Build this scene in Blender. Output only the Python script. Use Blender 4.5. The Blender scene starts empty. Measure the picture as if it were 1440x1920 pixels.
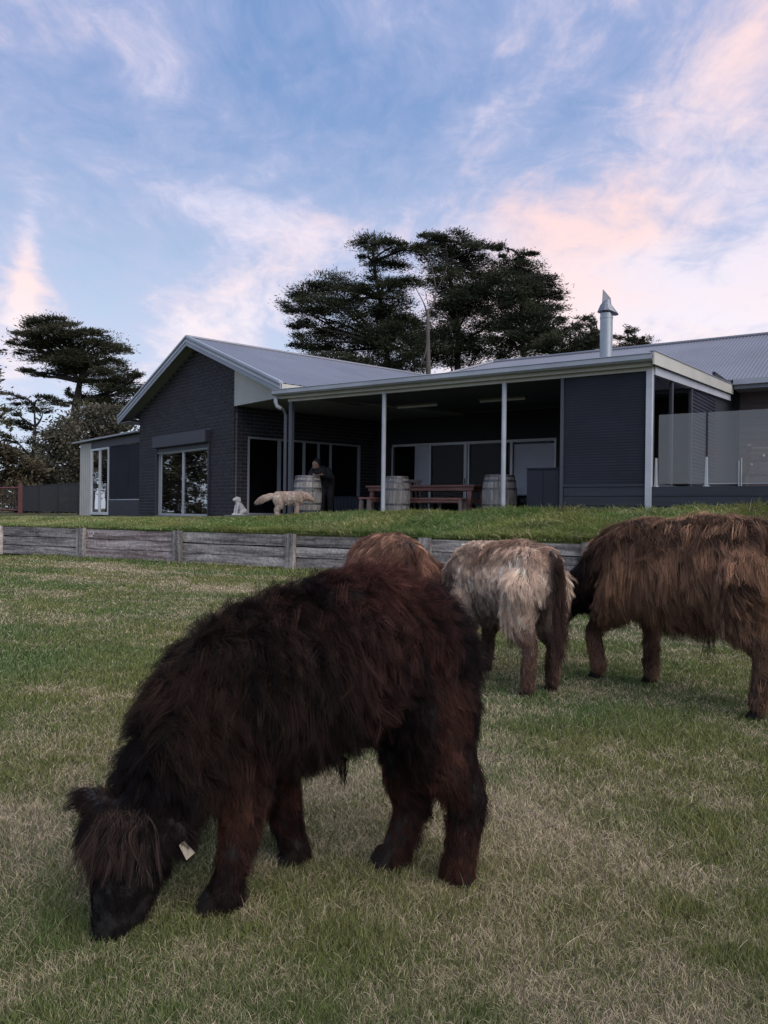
import bpy, bmesh, math, random
import numpy as np
from mathutils import Matrix, Vector

random.seed(7)
RNG = np.random.default_rng(11)
SC = bpy.context.scene
COL = SC.collection
R = math.radians

# ------------------------------------------------------------------ camera
EH = 1.05                      # eye height above the lower lawn
FPX = 1500.0                   # focal length in photograph pixels (1440 x 1920)
ROLL = R(0.7)
cam_d = bpy.data.cameras.new('camera')
cam_d.sensor_fit = 'VERTICAL'
cam_d.sensor_height = 36.0
cam_d.lens = 36.0 * FPX / 1920.0
cam_d.clip_start = 0.05
cam_d.clip_end = 3000
cam_d.dof.use_dof = False
cam = bpy.data.objects.new('camera', cam_d)
COL.objects.link(cam)
cam.matrix_world = Matrix.Translation((0, 0, EH)) @ Matrix.Rotation(R(90), 4, 'X') @ Matrix.Rotation(ROLL, 4, 'Z')
SC.camera = cam

def at(px, py, d):
    """the place that lies d metres ahead under a photograph pixel"""
    dx, dy = (px - 720) / FPX * d, (960 - py) / FPX * d
    return Vector((dx * math.cos(ROLL) - dy * math.sin(ROLL), d, EH + dx * math.sin(ROLL) + dy * math.cos(ROLL)))

# ------------------------------------------------------------------ sky, sun, exposure
SUN_AZ, SUN_EL = R(135), R(46)       # azimuth clockwise from +Y
SKY_K = 0.06
wd = bpy.data.worlds.new('World')
SC.world = wd
wd.use_nodes = True
wn = wd.node_tree
wn.nodes.clear()

class NG:
    def __init__(s, nt): s.nt = nt
    def node(s, t, **kw):
        n = s.nt.nodes.new(t)
        for k, v in kw.items(): setattr(n, k, v)
        return n
    def put(s, sock, v):
        if isinstance(v, bpy.types.NodeSocket): s.nt.links.new(v, sock)
        elif v is not None:
            try: sock.default_value = v
            except Exception:
                sock.default_value = (v[0], v[1], v[2], 1.0) if len(v) == 3 else v[:3]
    def m(s, op, a, b=None, c=None, clamp=False):
        n = s.node('ShaderNodeMath', operation=op, use_clamp=clamp)
        s.put(n.inputs[0], a)
        if b is not None: s.put(n.inputs[1], b)
        if c is not None: s.put(n.inputs[2], c)
        return n.outputs[0]
    def mix(s, f, a, b, mode='MIX'):
        n = s.node('ShaderNodeMix', data_type='RGBA', blend_type=mode)
        s.put(n.inputs[0], f); s.put(n.inputs[6], a); s.put(n.inputs[7], b)
        return n.outputs[2]
    def noise(s, vec, scale, detail=4, rough=0.55, dist=0.0, out=0):
        n = s.node('ShaderNodeTexNoise')
        s.put(n.inputs['Vector'], vec); s.put(n.inputs['Scale'], scale); s.put(n.inputs['Detail'], detail)
        s.put(n.inputs['Roughness'], rough); s.put(n.inputs['Distortion'], dist)
        return n.outputs[out]
    def mapping(s, vec, scale=(1, 1, 1), rot=(0, 0, 0), loc=(0, 0, 0)):
        n = s.node('ShaderNodeMapping')
        s.put(n.inputs[0], vec); n.inputs['Location'].default_value = loc
        n.inputs['Rotation'].default_value = rot; n.inputs['Scale'].default_value = scale
        return n.outputs[0]
    def ss(s, v, lo, hi, a=0.0, b=1.0):
        n = s.node('ShaderNodeMapRange', interpolation_type='SMOOTHSTEP')
        s.put(n.inputs[0], v); s.put(n.inputs[1], lo); s.put(n.inputs[2], hi); s.put(n.inputs[3], a); s.put(n.inputs[4], b)
        return n.outputs[0]

def build_sky():
    g = NG(wn)
    tc = g.node('ShaderNodeTexCoord').outputs['Generated']
    sep = g.node('ShaderNodeSeparateXYZ'); g.put(sep.inputs[0], tc)
    x, y, z = sep.outputs
    az = g.m('MULTIPLY', g.m('ARCTAN2', x, y), 57.2958)
    el = g.m('MULTIPLY', g.m('ARCSINE', z), 57.2958)
    sky = g.node('ShaderNodeTexSky', sky_type='NISHITA')
    sky.sun_disc = False
    sky.sun_elevation = SUN_EL
    sky.sun_rotation = SUN_AZ
    sky.altitude = 100; sky.air_density = 1.0; sky.dust_density = 0.6; sky.ozone_density = 2.0
    base = g.mix(1.0, sky.outputs[0], (SKY_K * 1.0, SKY_K * 1.0, SKY_K * 1.0), 'MULTIPLY')
    # dusk veil: a pale layer low down, blue above
    veil = g.ss(el, 30.0, 3.0, 0.0, 1.0)
    vcol = g.mix(veil, (0.180, 0.315, 0.60), (0.64, 0.76, 0.91))
    base = g.mix(0.88, base, vcol)
    # cirrus: a flat layer seen in perspective, drawn out into streaks and ripples
    zz = g.m('ADD', g.m('MAXIMUM', z, 0.0), 0.16)
    lay = g.node('ShaderNodeCombineXYZ'); g.put(lay.inputs[0], g.m('DIVIDE', x, zz)); g.put(lay.inputs[1], g.m('DIVIDE', y, zz))
    lay = lay.outputs[0]
    warp = g.noise(g.mapping(lay, scale=(.7, .7, 1)), 1.1, 4, 0.55, 0.0, 1)
    lw = g.mix(0.55, lay, warp, 'ADD')
    st1 = g.noise(g.mapping(lw, scale=(1.0, .42, 1), rot=(0, 0, R(-52))), 1.5, 10, 0.60, 0.2)
    st2 = g.noise(g.mapping(lw, scale=(1.0, .30, 1), rot=(0, 0, R(-38)), loc=(5, 2, 0)), 4.2, 10, 0.64, 0.25)
    rip = g.noise(g.mapping(lw, scale=(1.0, .8, 1), rot=(0, 0, R(20)), loc=(1, 7, 0)), 9.0, 8, 0.62, 0.4)
    nn = g.m('ADD', g.m('ADD', g.m('MULTIPLY', st1, 1.0), g.m('MULTIPLY', st2, 1.0)), g.m('MULTIPLY', rip, 0.75))
    nn = g.m('ADD', nn, -1.04)
    def blob(px, py, sx, sy, ang, amp):
        d = Vector(((px - 720) / FPX, 1, (960 - py) / FPX))
        a0 = math.degrees(math.atan2(d.x, d.y)); e0 = math.degrees(math.asin(d.z / d.length))
        sx = sx / FPX * 57.3; sy = sy / FPX * 57.3
        dx = g.m('SUBTRACT', az, a0); dy = g.m('SUBTRACT', el, e0)
        c, s_ = math.cos(R(ang)), math.sin(R(ang))
        p = g.m('ADD', g.m('MULTIPLY', dx, c / sx), g.m('MULTIPLY', dy, s_ / sx))
        q = g.m('ADD', g.m('MULTIPLY', dx, -s_ / sy), g.m('MULTIPLY', dy, c / sy))
        r2 = g.m('ADD', g.m('MULTIPLY', p, p), g.m('MULTIPLY', q, q))
        return g.m('MULTIPLY', g.m('POWER', 2.71828, g.m('MULTIPLY', r2, -1.0)), amp)
    blobs = [(45, 500, 20, 110, -4, .46), (30, 640, 70, 90, 0, .5), (430, 590, 150, 70, 38, .42), (390, 385, 210, 45, -14, .26), (575, 435, 80, 80, 30, .24), (250, 350, 110, 30, -10, .12),
             (1130, 400, 280, 70, 4, .30), (1290, 200, 250, 60, 33, .20), (1400, 110, 120, 60, 40, .20), (1400, 285, 120, 40, 15, .18), (1050, 560, 420, 120, 0, .40), (1380, 520, 260, 130, 0, .34),
             (760, 420, 160, 50, 0, .18), (850, 120, 300, 90, 25, .10), (560, 90, 200, 50, 20, .08), (330, 70, 260, 40, 5, .07), (130, 250, 330, 110, 0, -.13), (600, 230, 420, 70, 10, -.08), (190, 540, 70, 90, 0, -.16),
             (500, 500, 40, 60, 20, -.14), (1290, 470, 130, 26, 10, -.15), (1000, 330, 200, 30, 10, -.06), (860, 660, 1100, 90, 0, .26)]
    tot = nn
    for b in blobs: tot = g.m('ADD', tot, blob(*b[:5], b[5] * .78))
    mask = g.ss(tot, 0.40, 0.96)
    veil2 = g.ss(tot, 0.05, 0.7, 0.03, 0.55)
    warm = g.ss(g.m('ADD', g.noise(g.mapping(lay, loc=(3, 1, 2)), 1.0, 4, 0.5, 0.3), g.m('ADD', blob(1110, 400, 150, 60, 0, .25), blob(430, 520, 240, 120, 20, .12))), 0.40, 0.70)
    low = g.ss(el, 22.0, 7.0)
    ccol = g.mix(warm, (0.78, 0.74, 0.86), (0.95, 0.69, 0.66))
    ccol = g.mix(g.m('MULTIPLY', low, 0.55), ccol, (1.0, 0.90, 0.88))
    hi = g.mix(veil2, base, (0.55, 0.55, 0.75))
    col = g.mix(g.m('MULTIPLY', mask, 0.90), hi, ccol)
    # below the horizon the dome stays dull
    col = g.mix(g.ss(el, 0.0, -4.0), col, (0.10, 0.11, 0.09))
    bg = g.node('ShaderNodeBackground'); g.put(bg.inputs[0], col); bg.inputs[1].default_value = 1.0
    out = g.node('ShaderNodeOutputWorld'); wn.links.new(bg.outputs[0], out.inputs[0])
build_sky()

sun_d = bpy.data.lights.new('sun', 'SUN')
sun_d.energy = 2.9
sun_d.angle = R(70)
sun_d.color = (1.0, 0.91, 0.86)
sun = bpy.data.objects.new('sun', sun_d)
COL.objects.link(sun)
sdir = Vector((math.sin(SUN_AZ) * math.cos(SUN_EL), math.cos(SUN_AZ) * math.cos(SUN_EL), math.sin(SUN_EL)))
sun.rotation_euler = (-sdir).to_track_quat('-Z', 'Y').to_euler()
SC.view_settings.view_transform = 'Standard'
SC.view_settings.look = 'None'
SC.view_settings.exposure = 0.2
SC.view_settings.gamma = 1.0
SC.view_settings.use_curve_mapping = False
SC.cycles.max_bounces = 5
SC.cycles.diffuse_bounces = 3
SC.cycles.glossy_bounces = 3
SC.cycles.transparent_max_bounces = 12
SC.cycles_curves.shape = 'RIBBONS'

# ------------------------------------------------------------------ materials
MATS = {}
def mat(name, col=(.5, .5, .5), rough=.6, metal=0.0, spec=.5, var=0.0, scale=6.0, stretch=(1, 1, 1), col2=None, bump=0.0, bscale=None,
        island=0.0, speck=0.0, coat=0.0):
    if name in MATS: return MATS[name]
    m = bpy.data.materials.new(name); m.use_nodes = True
    nt = m.node_tree; nt.nodes.clear(); g = NG(nt)
    b = g.node('ShaderNodeBsdfPrincipled'); o = g.node('ShaderNodeOutputMaterial'); nt.links.new(b.outputs[0], o.inputs[0])
    b.inputs['Roughness'].default_value = rough; b.inputs['Metallic'].default_value = metal
    b.inputs['Specular IOR Level'].default_value = spec
    if coat: b.inputs['Coat Weight'].default_value = coat
    tc = g.node('ShaderNodeTexCoord').outputs['Object']
    rnd = g.node('ShaderNodeObjectInfo').outputs['Random']
    off = g.node('ShaderNodeVectorMath', operation='SCALE'); off.inputs[0].default_value = (37.0, 19.0, 53.0); g.put(off.inputs['Scale'], rnd)
    add = g.node('ShaderNodeVectorMath', operation='ADD'); g.put(add.inputs[0], tc); g.put(add.inputs[1], off.outputs[0])
    v = g.mapping(add.outputs[0], scale=stretch)
    c = (*col, 1.0)
    n = g.noise(v, scale, 6, 0.62, 0.3)
    if col2 is None: col2 = tuple(min(1, k * (1 - var)) for k in col)
    f = g.ss(n, 0.33, 0.68)
    if var > 0 or col2 != col: c = g.mix(f, c, (*col2, 1.0))
    big = g.noise(add.outputs[0], scale * 0.17, 3, 0.6)
    c = g.mix(1.0, c, g.mix(g.ss(big, 0.3, 0.7), (0.86, 0.86, 0.86, 1), (1.1, 1.1, 1.1, 1)), 'MULTIPLY')
    if island:
        ri = g.node('ShaderNodeNewGeometry').outputs['Random Per Island']
        rr = g.m('FRACT', g.m('ADD', ri, g.m('MULTIPLY', rnd, 7.31)))
        k = g.m('ADD', 1 - island, g.m('MULTIPLY', rr, 2 * island))
        hs = g.node('ShaderNodeHueSaturation'); g.put(hs.inputs['Value'], k); g.put(hs.inputs['Color'], c); c = hs.outputs[0]
    if speck:
        sp = g.noise(add.outputs[0], scale * 9, 3, 0.7)
        c = g.mix(1.0, c, g.mix(g.ss(sp, 0.35, 0.65), (1 - speck, 1 - speck, 1 - speck, 1), (1 + speck, 1 + speck, 1 + speck, 1)), 'MULTIPLY')
    g.put(b.inputs['Base Color'], c)
    g.put(b.inputs['Roughness'], g.m('ADD', rough - 0.08, g.m('MULTIPLY', n, 0.16), clamp=True))
    if bump:
        bn = g.noise(v, bscale or scale * 2, 7, 0.65)
        bp = g.node('ShaderNodeBump'); bp.inputs['Strength'].default_value = bump; bp.inputs['Distance'].default_value = 0.01
        g.put(bp.inputs['Height'], bn); nt.links.new(bp.outputs[0], b.inputs['Normal'])
    MATS[name] = m
    return m

def glass_mat(name, tint=(0.75, 0.8, 0.8), haze=0.0, hcol=(.5, .5, .55), rmul=1.6):
    m = bpy.data.materials.new(name); m.use_nodes = True
    nt = m.node_tree; nt.nodes.clear(); g = NG(nt)
    tr = g.node('ShaderNodeBsdfTransparent'); tr.inputs[0].default_value = (*tint, 1)
    gl = g.node('ShaderNodeBsdfGlossy'); gl.inputs['Roughness'].default_value = 0.015; gl.inputs[0].default_value = (1, 1, 1, 1)
    wob = g.noise(g.node('ShaderNodeTexCoord').outputs['Object'], 1.3, 2, 0.5)
    bp = g.node('ShaderNodeBump'); bp.inputs['Strength'].default_value = 0.10; bp.inputs['Distance'].default_value = 0.02
    g.put(bp.inputs['Height'], wob); nt.links.new(bp.outputs[0], gl.inputs['Normal'])
    geo = g.node('ShaderNodeNewGeometry')
    dt = g.node('ShaderNodeVectorMath', operation='DOT_PRODUCT'); g.put(dt.inputs[0], geo.outputs['Normal']); g.put(dt.inputs[1], geo.outputs['Incoming'])
    sch = g.m('POWER', g.m('SUBTRACT', 1.0, g.m('ABSOLUTE', dt.outputs['Value']), clamp=True), 5.0)
    f = g.m('MULTIPLY', g.m('ADD', 0.04, g.m('MULTIPLY', sch, 0.96)), rmul, clamp=True)
    mx = g.node('ShaderNodeMixShader'); g.put(mx.inputs[0], f); nt.links.new(tr.outputs[0], mx.inputs[1]); nt.links.new(gl.outputs[0], mx.inputs[2])
    last = mx.outputs[0]
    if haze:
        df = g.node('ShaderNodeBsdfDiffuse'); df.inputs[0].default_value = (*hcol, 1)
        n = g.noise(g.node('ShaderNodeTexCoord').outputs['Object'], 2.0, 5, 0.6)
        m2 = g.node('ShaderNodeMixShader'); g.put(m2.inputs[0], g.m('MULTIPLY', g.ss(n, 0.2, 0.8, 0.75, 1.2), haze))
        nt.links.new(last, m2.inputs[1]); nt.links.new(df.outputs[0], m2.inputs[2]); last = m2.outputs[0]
    o = g.node('ShaderNodeOutputMaterial'); nt.links.new(last, o.inputs[0])
    return m

def attr_mat(name, rough=0.7, transl=0.0, spec=0.2, noise=0.0, nscale=8.0, bump=0.0):
    m = bpy.data.materials.new(name); m.use_nodes = True
    nt = m.node_tree; nt.nodes.clear(); g = NG(nt)
    a = g.node('ShaderNodeAttribute', attribute_name='col').outputs['Color']
    if noise:
        n = g.noise(g.node('ShaderNodeTexCoord').outputs['Object'], nscale, 8, 0.7)
        a = g.mix(1.0, a, g.mix(g.ss(n, .3, .7), (1 - noise,) * 3 + (1,), (1 + noise,) * 3 + (1,)), 'MULTIPLY')
    b = g.node('ShaderNodeBsdfPrincipled'); g.put(b.inputs['Base Color'], a); b.inputs['Roughness'].default_value = rough
    b.inputs['Specular IOR Level'].default_value = spec
    if bump:
        n = g.noise(g.node('ShaderNodeTexCoord').outputs['Object'], nscale * 3, 8, 0.7)
        bp = g.node('ShaderNodeBump'); bp.inputs['Strength'].default_value = bump; bp.inputs['Distance'].default_value = 0.03
        g.put(bp.inputs['Height'], n); nt.links.new(bp.outputs[0], b.inputs['Normal'])
    last = b.outputs[0]
    if transl:
        t = g.node('ShaderNodeBsdfTranslucent'); g.put(t.inputs[0], a)
        mx = g.node('ShaderNodeMixShader'); mx.inputs[0].default_value = transl
        nt.links.new(last, mx.inputs[1]); nt.links.new(t.outputs[0], mx.inputs[2]); last = mx.outputs[0]
    o = g.node('ShaderNodeOutputMaterial'); nt.links.new(last, o.inputs[0])
    return m

def hair_mat(name, rough=0.5):
    m = bpy.data.materials.new(name); m.use_nodes = True
    nt = m.node_tree; nt.nodes.clear(); g = NG(nt)
    a = g.node('ShaderNodeAttribute', attribute_name='col').outputs['Color']
    b = g.node('ShaderNodeBsdfPrincipled'); g.put(b.inputs['Base Color'], a)
    b.inputs['Roughness'].default_value = rough; b.inputs['Specular IOR Level'].default_value = 0.05
    o = g.node('ShaderNodeOutputMaterial'); nt.links.new(b.outputs[0], o.inputs[0])
    return m

M = dict(
    brick=mat('charcoal_brick', (.022, .021, .027), .75, var=.25, scale=9, island=.28, bump=.35, bscale=40, speck=.15),
    mortar=mat('mortar', (.15, .14, .15), .9, var=.15, scale=20, bump=.3),
    roof=mat('grey_roof_sheet', (.195, .20, .228), .42, spec=.5, var=.10, scale=.9, stretch=(1, 1, 1), metal=.25),
    fascia=mat('blue_grey_trim', (.23, .255, .295), .45, var=.08, scale=2),
    cream=mat('cream_paint', (.47, .46, .41), .55, var=.08, scale=2, speck=.03),
    gutter=mat('gutter_steel', (.34, .36, .39), .35, metal=.3, var=.08, scale=3),
    post=mat('pale_post_paint', (.44, .46, .50), .45, var=.10, scale=5),
    darkpost=mat('dark_post_paint', (.055, .06, .075), .45, var=.1, scale=4),
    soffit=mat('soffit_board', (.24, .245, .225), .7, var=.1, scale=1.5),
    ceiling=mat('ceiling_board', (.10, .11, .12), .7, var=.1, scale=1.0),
    darkwall=mat('dark_rendered_wall', (.014, .016, .024), .7, var=.2, scale=2, bump=.1),
    iron=mat('dark_corrugated_sheet', (.024, .027, .038), .6, var=.2, scale=1.2, spec=.2),
    board=mat('dark_painted_board', (.024, .030, .043), .6, var=.3, scale=3, stretch=(.3, 4, 4), bump=.2),
    frame=mat('aluminium_frame', (.46, .47, .50), .4, metal=.3, var=.06, scale=4),
    whiteframe=mat('white_door_frame', (.62, .63, .64), .4, var=.06, scale=4),
    shutter=mat('charcoal_shutter', (.026, .027, .039), .5, var=.1, scale=3),
    blind=mat('roller_blind', (.88, .87, .92), .8, var=.05, scale=2),
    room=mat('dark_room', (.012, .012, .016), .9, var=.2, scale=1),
    concrete=mat('concrete_slab', (.20, .19, .175), .85, var=.2, scale=4, speck=.1, bump=.2),
    sleeper=mat('weathered_sleeper', (.38, .35, .325), .9, spec=.1, col2=(.11, .100, .10), scale=2.2, stretch=(.45, 4, 6), bump=1.0, bscale=6, island=.30, speck=.25),
    sleeper2=mat('pinkish_sleeper', (.40, .345, .335), .9, spec=.1, col2=(.15, .115, .11), scale=2.2, stretch=(.45, 4, 6), bump=1.0, bscale=6, island=.25, speck=.25),
    barrel=mat('weathered_oak', (.33, .315, .295), .75, col2=(.16, .145, .13), scale=5, stretch=(3, 3, .6), bump=.3, island=.16, speck=.1),
    hoop=mat('barrel_hoop_steel', (.16, .16, .165), .5, metal=.6, var=.4, scale=6),
    redwood=mat('red_stained_timber', (.25, .115, .090), .6, col2=(.15, .070, .056), scale=5, stretch=(.6, 5, 5), bump=.2, island=.15),
    greywood=mat('grey_timber', (.20, .16, .145), .75, col2=(.12, .09, .08), scale=5, stretch=(3, 3, .6), bump=.2),
    white=mat('white_plaster', (.62, .61, .585), .8, var=.15, scale=9, bump=.3),
    steel=mat('galvanised_flue', (.36, .39, .42), .38, metal=.55, var=.12, scale=3),
    darksteel=mat('weathered_cowl', (.21, .225, .25), .45, metal=.4, var=.2, scale=4),
    black=mat('black_fence', (.018, .018, .02), .5, var=.1),
    rustred=mat('red_gate_pipe', (.135, .045, .040), .6, var=.25, scale=9),
    wire=mat('fence_wire', (.10, .10, .10), .5, metal=.5),
    deckgrey=mat('deck_board', (.10, .10, .105), .7, var=.2, scale=4, stretch=(.3, 3, 3)),
    weather=mat('brown_weatherboard', (.115, .090, .085), .7, var=.15, scale=2, stretch=(.3, 2, 2)),
    spigot=mat('steel_spigot', (.40, .41, .41), .3, metal=.5, var=.05),
    lamp=mat('light_fitting', (.20, .20, .19), .6),
    plate=mat('pale_plaque', (.55, .50, .47), .6, var=.1, scale=20),
    ink=mat('black_lettering', (.02, .02, .02), .7),
    bark=mat('cypress_bark', (.030, .024, .021), .9, var=.5, scale=1.5, stretch=(2, 2, .4), bump=.5),
    deadbark=mat('bare_grey_bark', (.10, .085, .076), .9, var=.3, scale=1.5, bump=.3),
    hoof=mat('hoof_horn', (.018, .015, .014), .9, spec=.1, var=.3, scale=20),
    nostril=mat('nostril_black', (.003, .003, .003), .9, spec=.05),
    eye=mat('wet_dark_eye', (.006, .005, .005), .08, spec=.6),
    tag=mat('ear_tag_plastic', (.24, .20, .14), .5),
    hide=mat('dark_hide', (.012, .010, .010), .8, var=.3, scale=12),
    hide2=mat('brown_hide', (.040, .026, .020), .8, var=.3, scale=12),
    hide3=mat('dun_hide', (.10, .080, .070), .8, var=.3, scale=12),
    nose=mat('damp_nose', (.010, .009, .010), .6, var=.2, scale=30, bump=.4),
    doghide=mat('cream_coat', (.36, .28, .23), .85, var=.2, scale=9),
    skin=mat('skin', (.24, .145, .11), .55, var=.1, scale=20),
    cloth=mat('black_jacket', (.008, .008, .010), .8, var=.3, scale=15),
    trousers=mat('dark_trousers', (.010, .010, .014), .85, var=.3, scale=15),
)
M['glass'] = glass_mat('window_glass', (.62, .66, .68), rmul=3.6)
M['glass2'] = glass_mat('tinted_door_glass', (.86, .87, .90), rmul=.12)
M['fence_glass'] = glass_mat('balustrade_glass', (.80, .82, .80), haze=.08, hcol=(.36, .32, .31), rmul=1.4)  # pale diffuse haze mixed in, standing in for reflected sky and dust
M['grass'] = attr_mat('grass_blades', .65, .20, .08)
M['soil'] = attr_mat('turf', .95, 0, .1, noise=.4, nscale=9.0, bump=.6)
M['leaf'] = attr_mat('foliage', .75, .12, .15)
M['hair'] = hair_mat('animal_hair')

# ------------------------------------------------------------------ mesh helpers
WM = {}
def wmx(o): return WM.get(o.name, Matrix.Identity(4))
def link(name, data, parent=None, mx=None, material=None):
    o = bpy.data.objects.new(name, data)
    COL.objects.link(o)
    mx = mx.copy() if mx is not None else Matrix.Identity(4)
    WM[o.name] = mx
    if parent is not None:
        o.parent = parent
        o.matrix_parent_inverse = wmx(parent).inverted()
    o.matrix_basis = mx
    if material is not None and data is not None:
        data.materials.append(material)
    return o
def tag(o, label=None, cat=None, group=None, kind=None):
    if label: o['label'] = label
    if cat: o['category'] = cat
    if group: o['group'] = group
    if kind: o['kind'] = kind
    return o
def thing(name, label, cat, mx=None, group=None):
    o = link(name, None, None, mx)
    o.empty_display_size = .2
    return tag(o, label, cat, group)
def frame(x, y, z, ang): return Matrix.Translation((x, y, z)) @ Matrix.Rotation(ang, 4, 'Z')

class MB:
    def __init__(s): s.v = []; s.f = []
    def poly(s, pts, faces):
        b = len(s.v); s.v += [tuple(p) for p in pts]; s.f += [tuple(i + b for i in f) for f in faces]; return s
    def box(s, x0, x1, y0, y1, z0, z1):
        return s.hexa([(x0, y0, z0), (x1, y0, z0), (x1, y1, z0), (x0, y1, z0), (x0, y0, z1), (x1, y0, z1), (x1, y1, z1), (x0, y1, z1)])
    def hexa(s, p): return s.poly(p, [(0, 3, 2, 1), (4, 5, 6, 7), (0, 1, 5, 4), (1, 2, 6, 5), (2, 3, 7, 6), (3, 0, 4, 7)])
    def bar(s, a, b, w, h):
        a, b = Vector(a), Vector(b); d = (b - a).normalized()
        up = Vector((0, 0, 1)) if abs(d.z) < .9 else Vector((0, 1, 0))
        x = d.cross(up).normalized(); y = x.cross(d).normalized()
        P = []
        for q in (a, b):
            for i, j in ((-1, -1), (1, -1), (1, 1), (-1, 1)): P.append(q + x * (w / 2 * i) + y * (h / 2 * j))
        return s.hexa(P)
    def tube(s, pts, rad, n=8, cap=True):
        pts = [Vector(p) for p in pts]
        if not hasattr(rad, '__len__'): rad = [rad] * len(pts)
        rings = []; b = len(s.v)
        for i, p in enumerate(pts):
            d = (pts[min(i + 1, len(pts) - 1)] - pts[max(i - 1, 0)]).normalized()
            up = Vector((0, 0, 1)) if abs(d.z) < .92 else Vector((0, 1, 0))
            x = d.cross(up).normalized(); y = x.cross(d).normalized()
            for k in range(n):
                a = 2 * math.pi * k / n
                s.v.append(tuple(p + x * (rad[i] * math.cos(a)) + y * (rad[i] * math.sin(a))))
        for i in range(len(pts) - 1):
            for k in range(n):
                a, c = b + i * n + k, b + i * n + (k + 1) % n
                s.f.append((a, a + n, c + n, c))
        if cap:
            s.f.append(tuple(b + k for k in range(n)))
            s.f.append(tuple(b + (len(pts) - 1) * n + k for k in reversed(range(n))))
        return s
    def lathe(s, prof, n=24, cx=0, cy=0):
        b = len(s.v)
        for r, z in prof:
            for k in range(n):
                a = 2 * math.pi * k / n
                s.v.append((cx + r * math.cos(a), cy + r * math.sin(a), z))
        for i in range(len(prof) - 1):
            for k in range(n):
                a, c = b + i * n + k, b + i * n + (k + 1) % n
                s.f.append((a, c, c + n, a + n))
        s.f.append(tuple(b + k for k in reversed(range(n))))
        s.f.append(tuple(b + (len(prof) - 1) * n + k for k in range(n)))
        return s
    def mesh(s, name, smooth=False):
        m = bpy.data.meshes.new(name); m.from_pydata(s.v, [], s.f)
        m.validate(); m.update()
        if smooth:
            for p in m.polygons: p.use_smooth = True
        return m
    def build(s, name, material, parent=None, mx=None, smooth=False, bevel=0.0):
        o = link(name, s.mesh(name, smooth), parent, mx, material)
        if bevel:
            b = o.modifiers.new('bevel', 'BEVEL'); b.width = bevel; b.segments = 1; b.limit_method = 'ANGLE'
        return o

def np_mesh(name, v, f, n=3):
    m = bpy.data.meshes.new(name)
    v = np.ascontiguousarray(v, np.float32); f = np.ascontiguousarray(f, np.int32)
    m.vertices.add(len(v)); m.vertices.foreach_set('co', v.ravel())
    m.loops.add(f.size); m.loops.foreach_set('vertex_index', f.ravel())
    m.polygons.add(len(f)); m.polygons.foreach_set('loop_start', np.arange(0, f.size, n, dtype=np.int32))
    m.update(calc_edges=True)
    return m
def set_col(m, cols, domain='POINT'):
    a = m.attributes.new('col', 'FLOAT_COLOR', domain)
    c = np.ones((len(cols), 4), np.float32); c[:, :3] = cols
    a.data.foreach_set('color', c.ravel())
def strands(name, pts, rad, cols, material, parent=None):
    """pts (n,k,3), rad (n,k), cols (n,3) -> hair curves"""
    n, k, _ = pts.shape
    c = bpy.data.hair_curves.new(name)
    c.add_curves([k] * n)
    c.attributes['position'].data.foreach_set('vector', np.ascontiguousarray(pts, np.float32).ravel())
    ra = c.attributes.get('radius') or c.attributes.new('radius', 'FLOAT', 'POINT')
    ra.data.foreach_set('value', np.ascontiguousarray(rad, np.float32).ravel())
    ca = c.attributes.new('col', 'FLOAT_COLOR', 'CURVE')
    cc = np.ones((n, 4), np.float32); cc[:, :3] = cols
    ca.data.foreach_set('color', cc.ravel())
    return link(name, c, parent, None, material)

def vnoise(x, y, seed=0):
    xi = np.floor(x).astype(np.int64); yi = np.floor(y).astype(np.int64)
    fx = x - xi; fy = y - yi
    fx = fx * fx * (3 - 2 * fx); fy = fy * fy * (3 - 2 * fy)
    def h(a, b):
        q = (a * 374761393 + b * 668265263 + seed * 982451653) & 0x7fffffff
        q = ((q ^ (q >> 13)) * 1274126177) & 0x7fffffff
        return ((q ^ (q >> 16)) & 0xffff) / 65535.0
    return (h(xi, yi) * (1 - fx) + h(xi + 1, yi) * fx) * (1 - fy) + (h(xi, yi + 1) * (1 - fx) + h(xi + 1, yi + 1) * fx) * fy
def fbm(x, y, oct=4, seed=0):
    t = 0; a = .5
    for i in range(oct):
        t = t + a * vnoise(x * 2 ** i + 17.3 * i, y * 2 ** i - 9.1 * i, seed + i); a *= .5
    return t / (1 - .5 ** oct)
def sstep(x, lo, hi):
    t = np.clip((x - lo) / (hi - lo), 0, 1); return t * t * (3 - 2 * t)

# ------------------------------------------------------------------ ground
W0 = np.array([-6.3, 16.78]); WD = np.array([.880, -.475]); WNRM = np.array([.475, .880])
WANG = math.atan2(WD[1], WD[0])
WTOP = EH - .43
FA = frame(2.285, 15.37, EH, R(-33.58))      # main block: x along the verandah front, y into the house, z from eye level
FB = frame(-3.94, 20.85, EH, R(-50.0))       # brick wing: x along the gable wall, y along the wing
FL = -.12                                    # verandah floor in both frames
def locA(x, y):
    ux, uy = math.cos(R(-33.58)), math.sin(R(-33.58)); dx, dy = x - 2.285, y - 15.37
    return dx * ux + dy * uy, -dx * uy + dy * ux
def locB(x, y):
    ux, uy = math.cos(R(-50)), math.sin(R(-50)); dx, dy = x + 3.94, y - 20.85
    return dx * ux + dy * uy, -dx * uy + dy * ux
def ap(x, y):
    return (x - W0[0]) * WD[0] + (y - W0[1]) * WD[1], (x - W0[0]) * WNRM[0] + (y - W0[1]) * WNRM[1]

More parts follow.
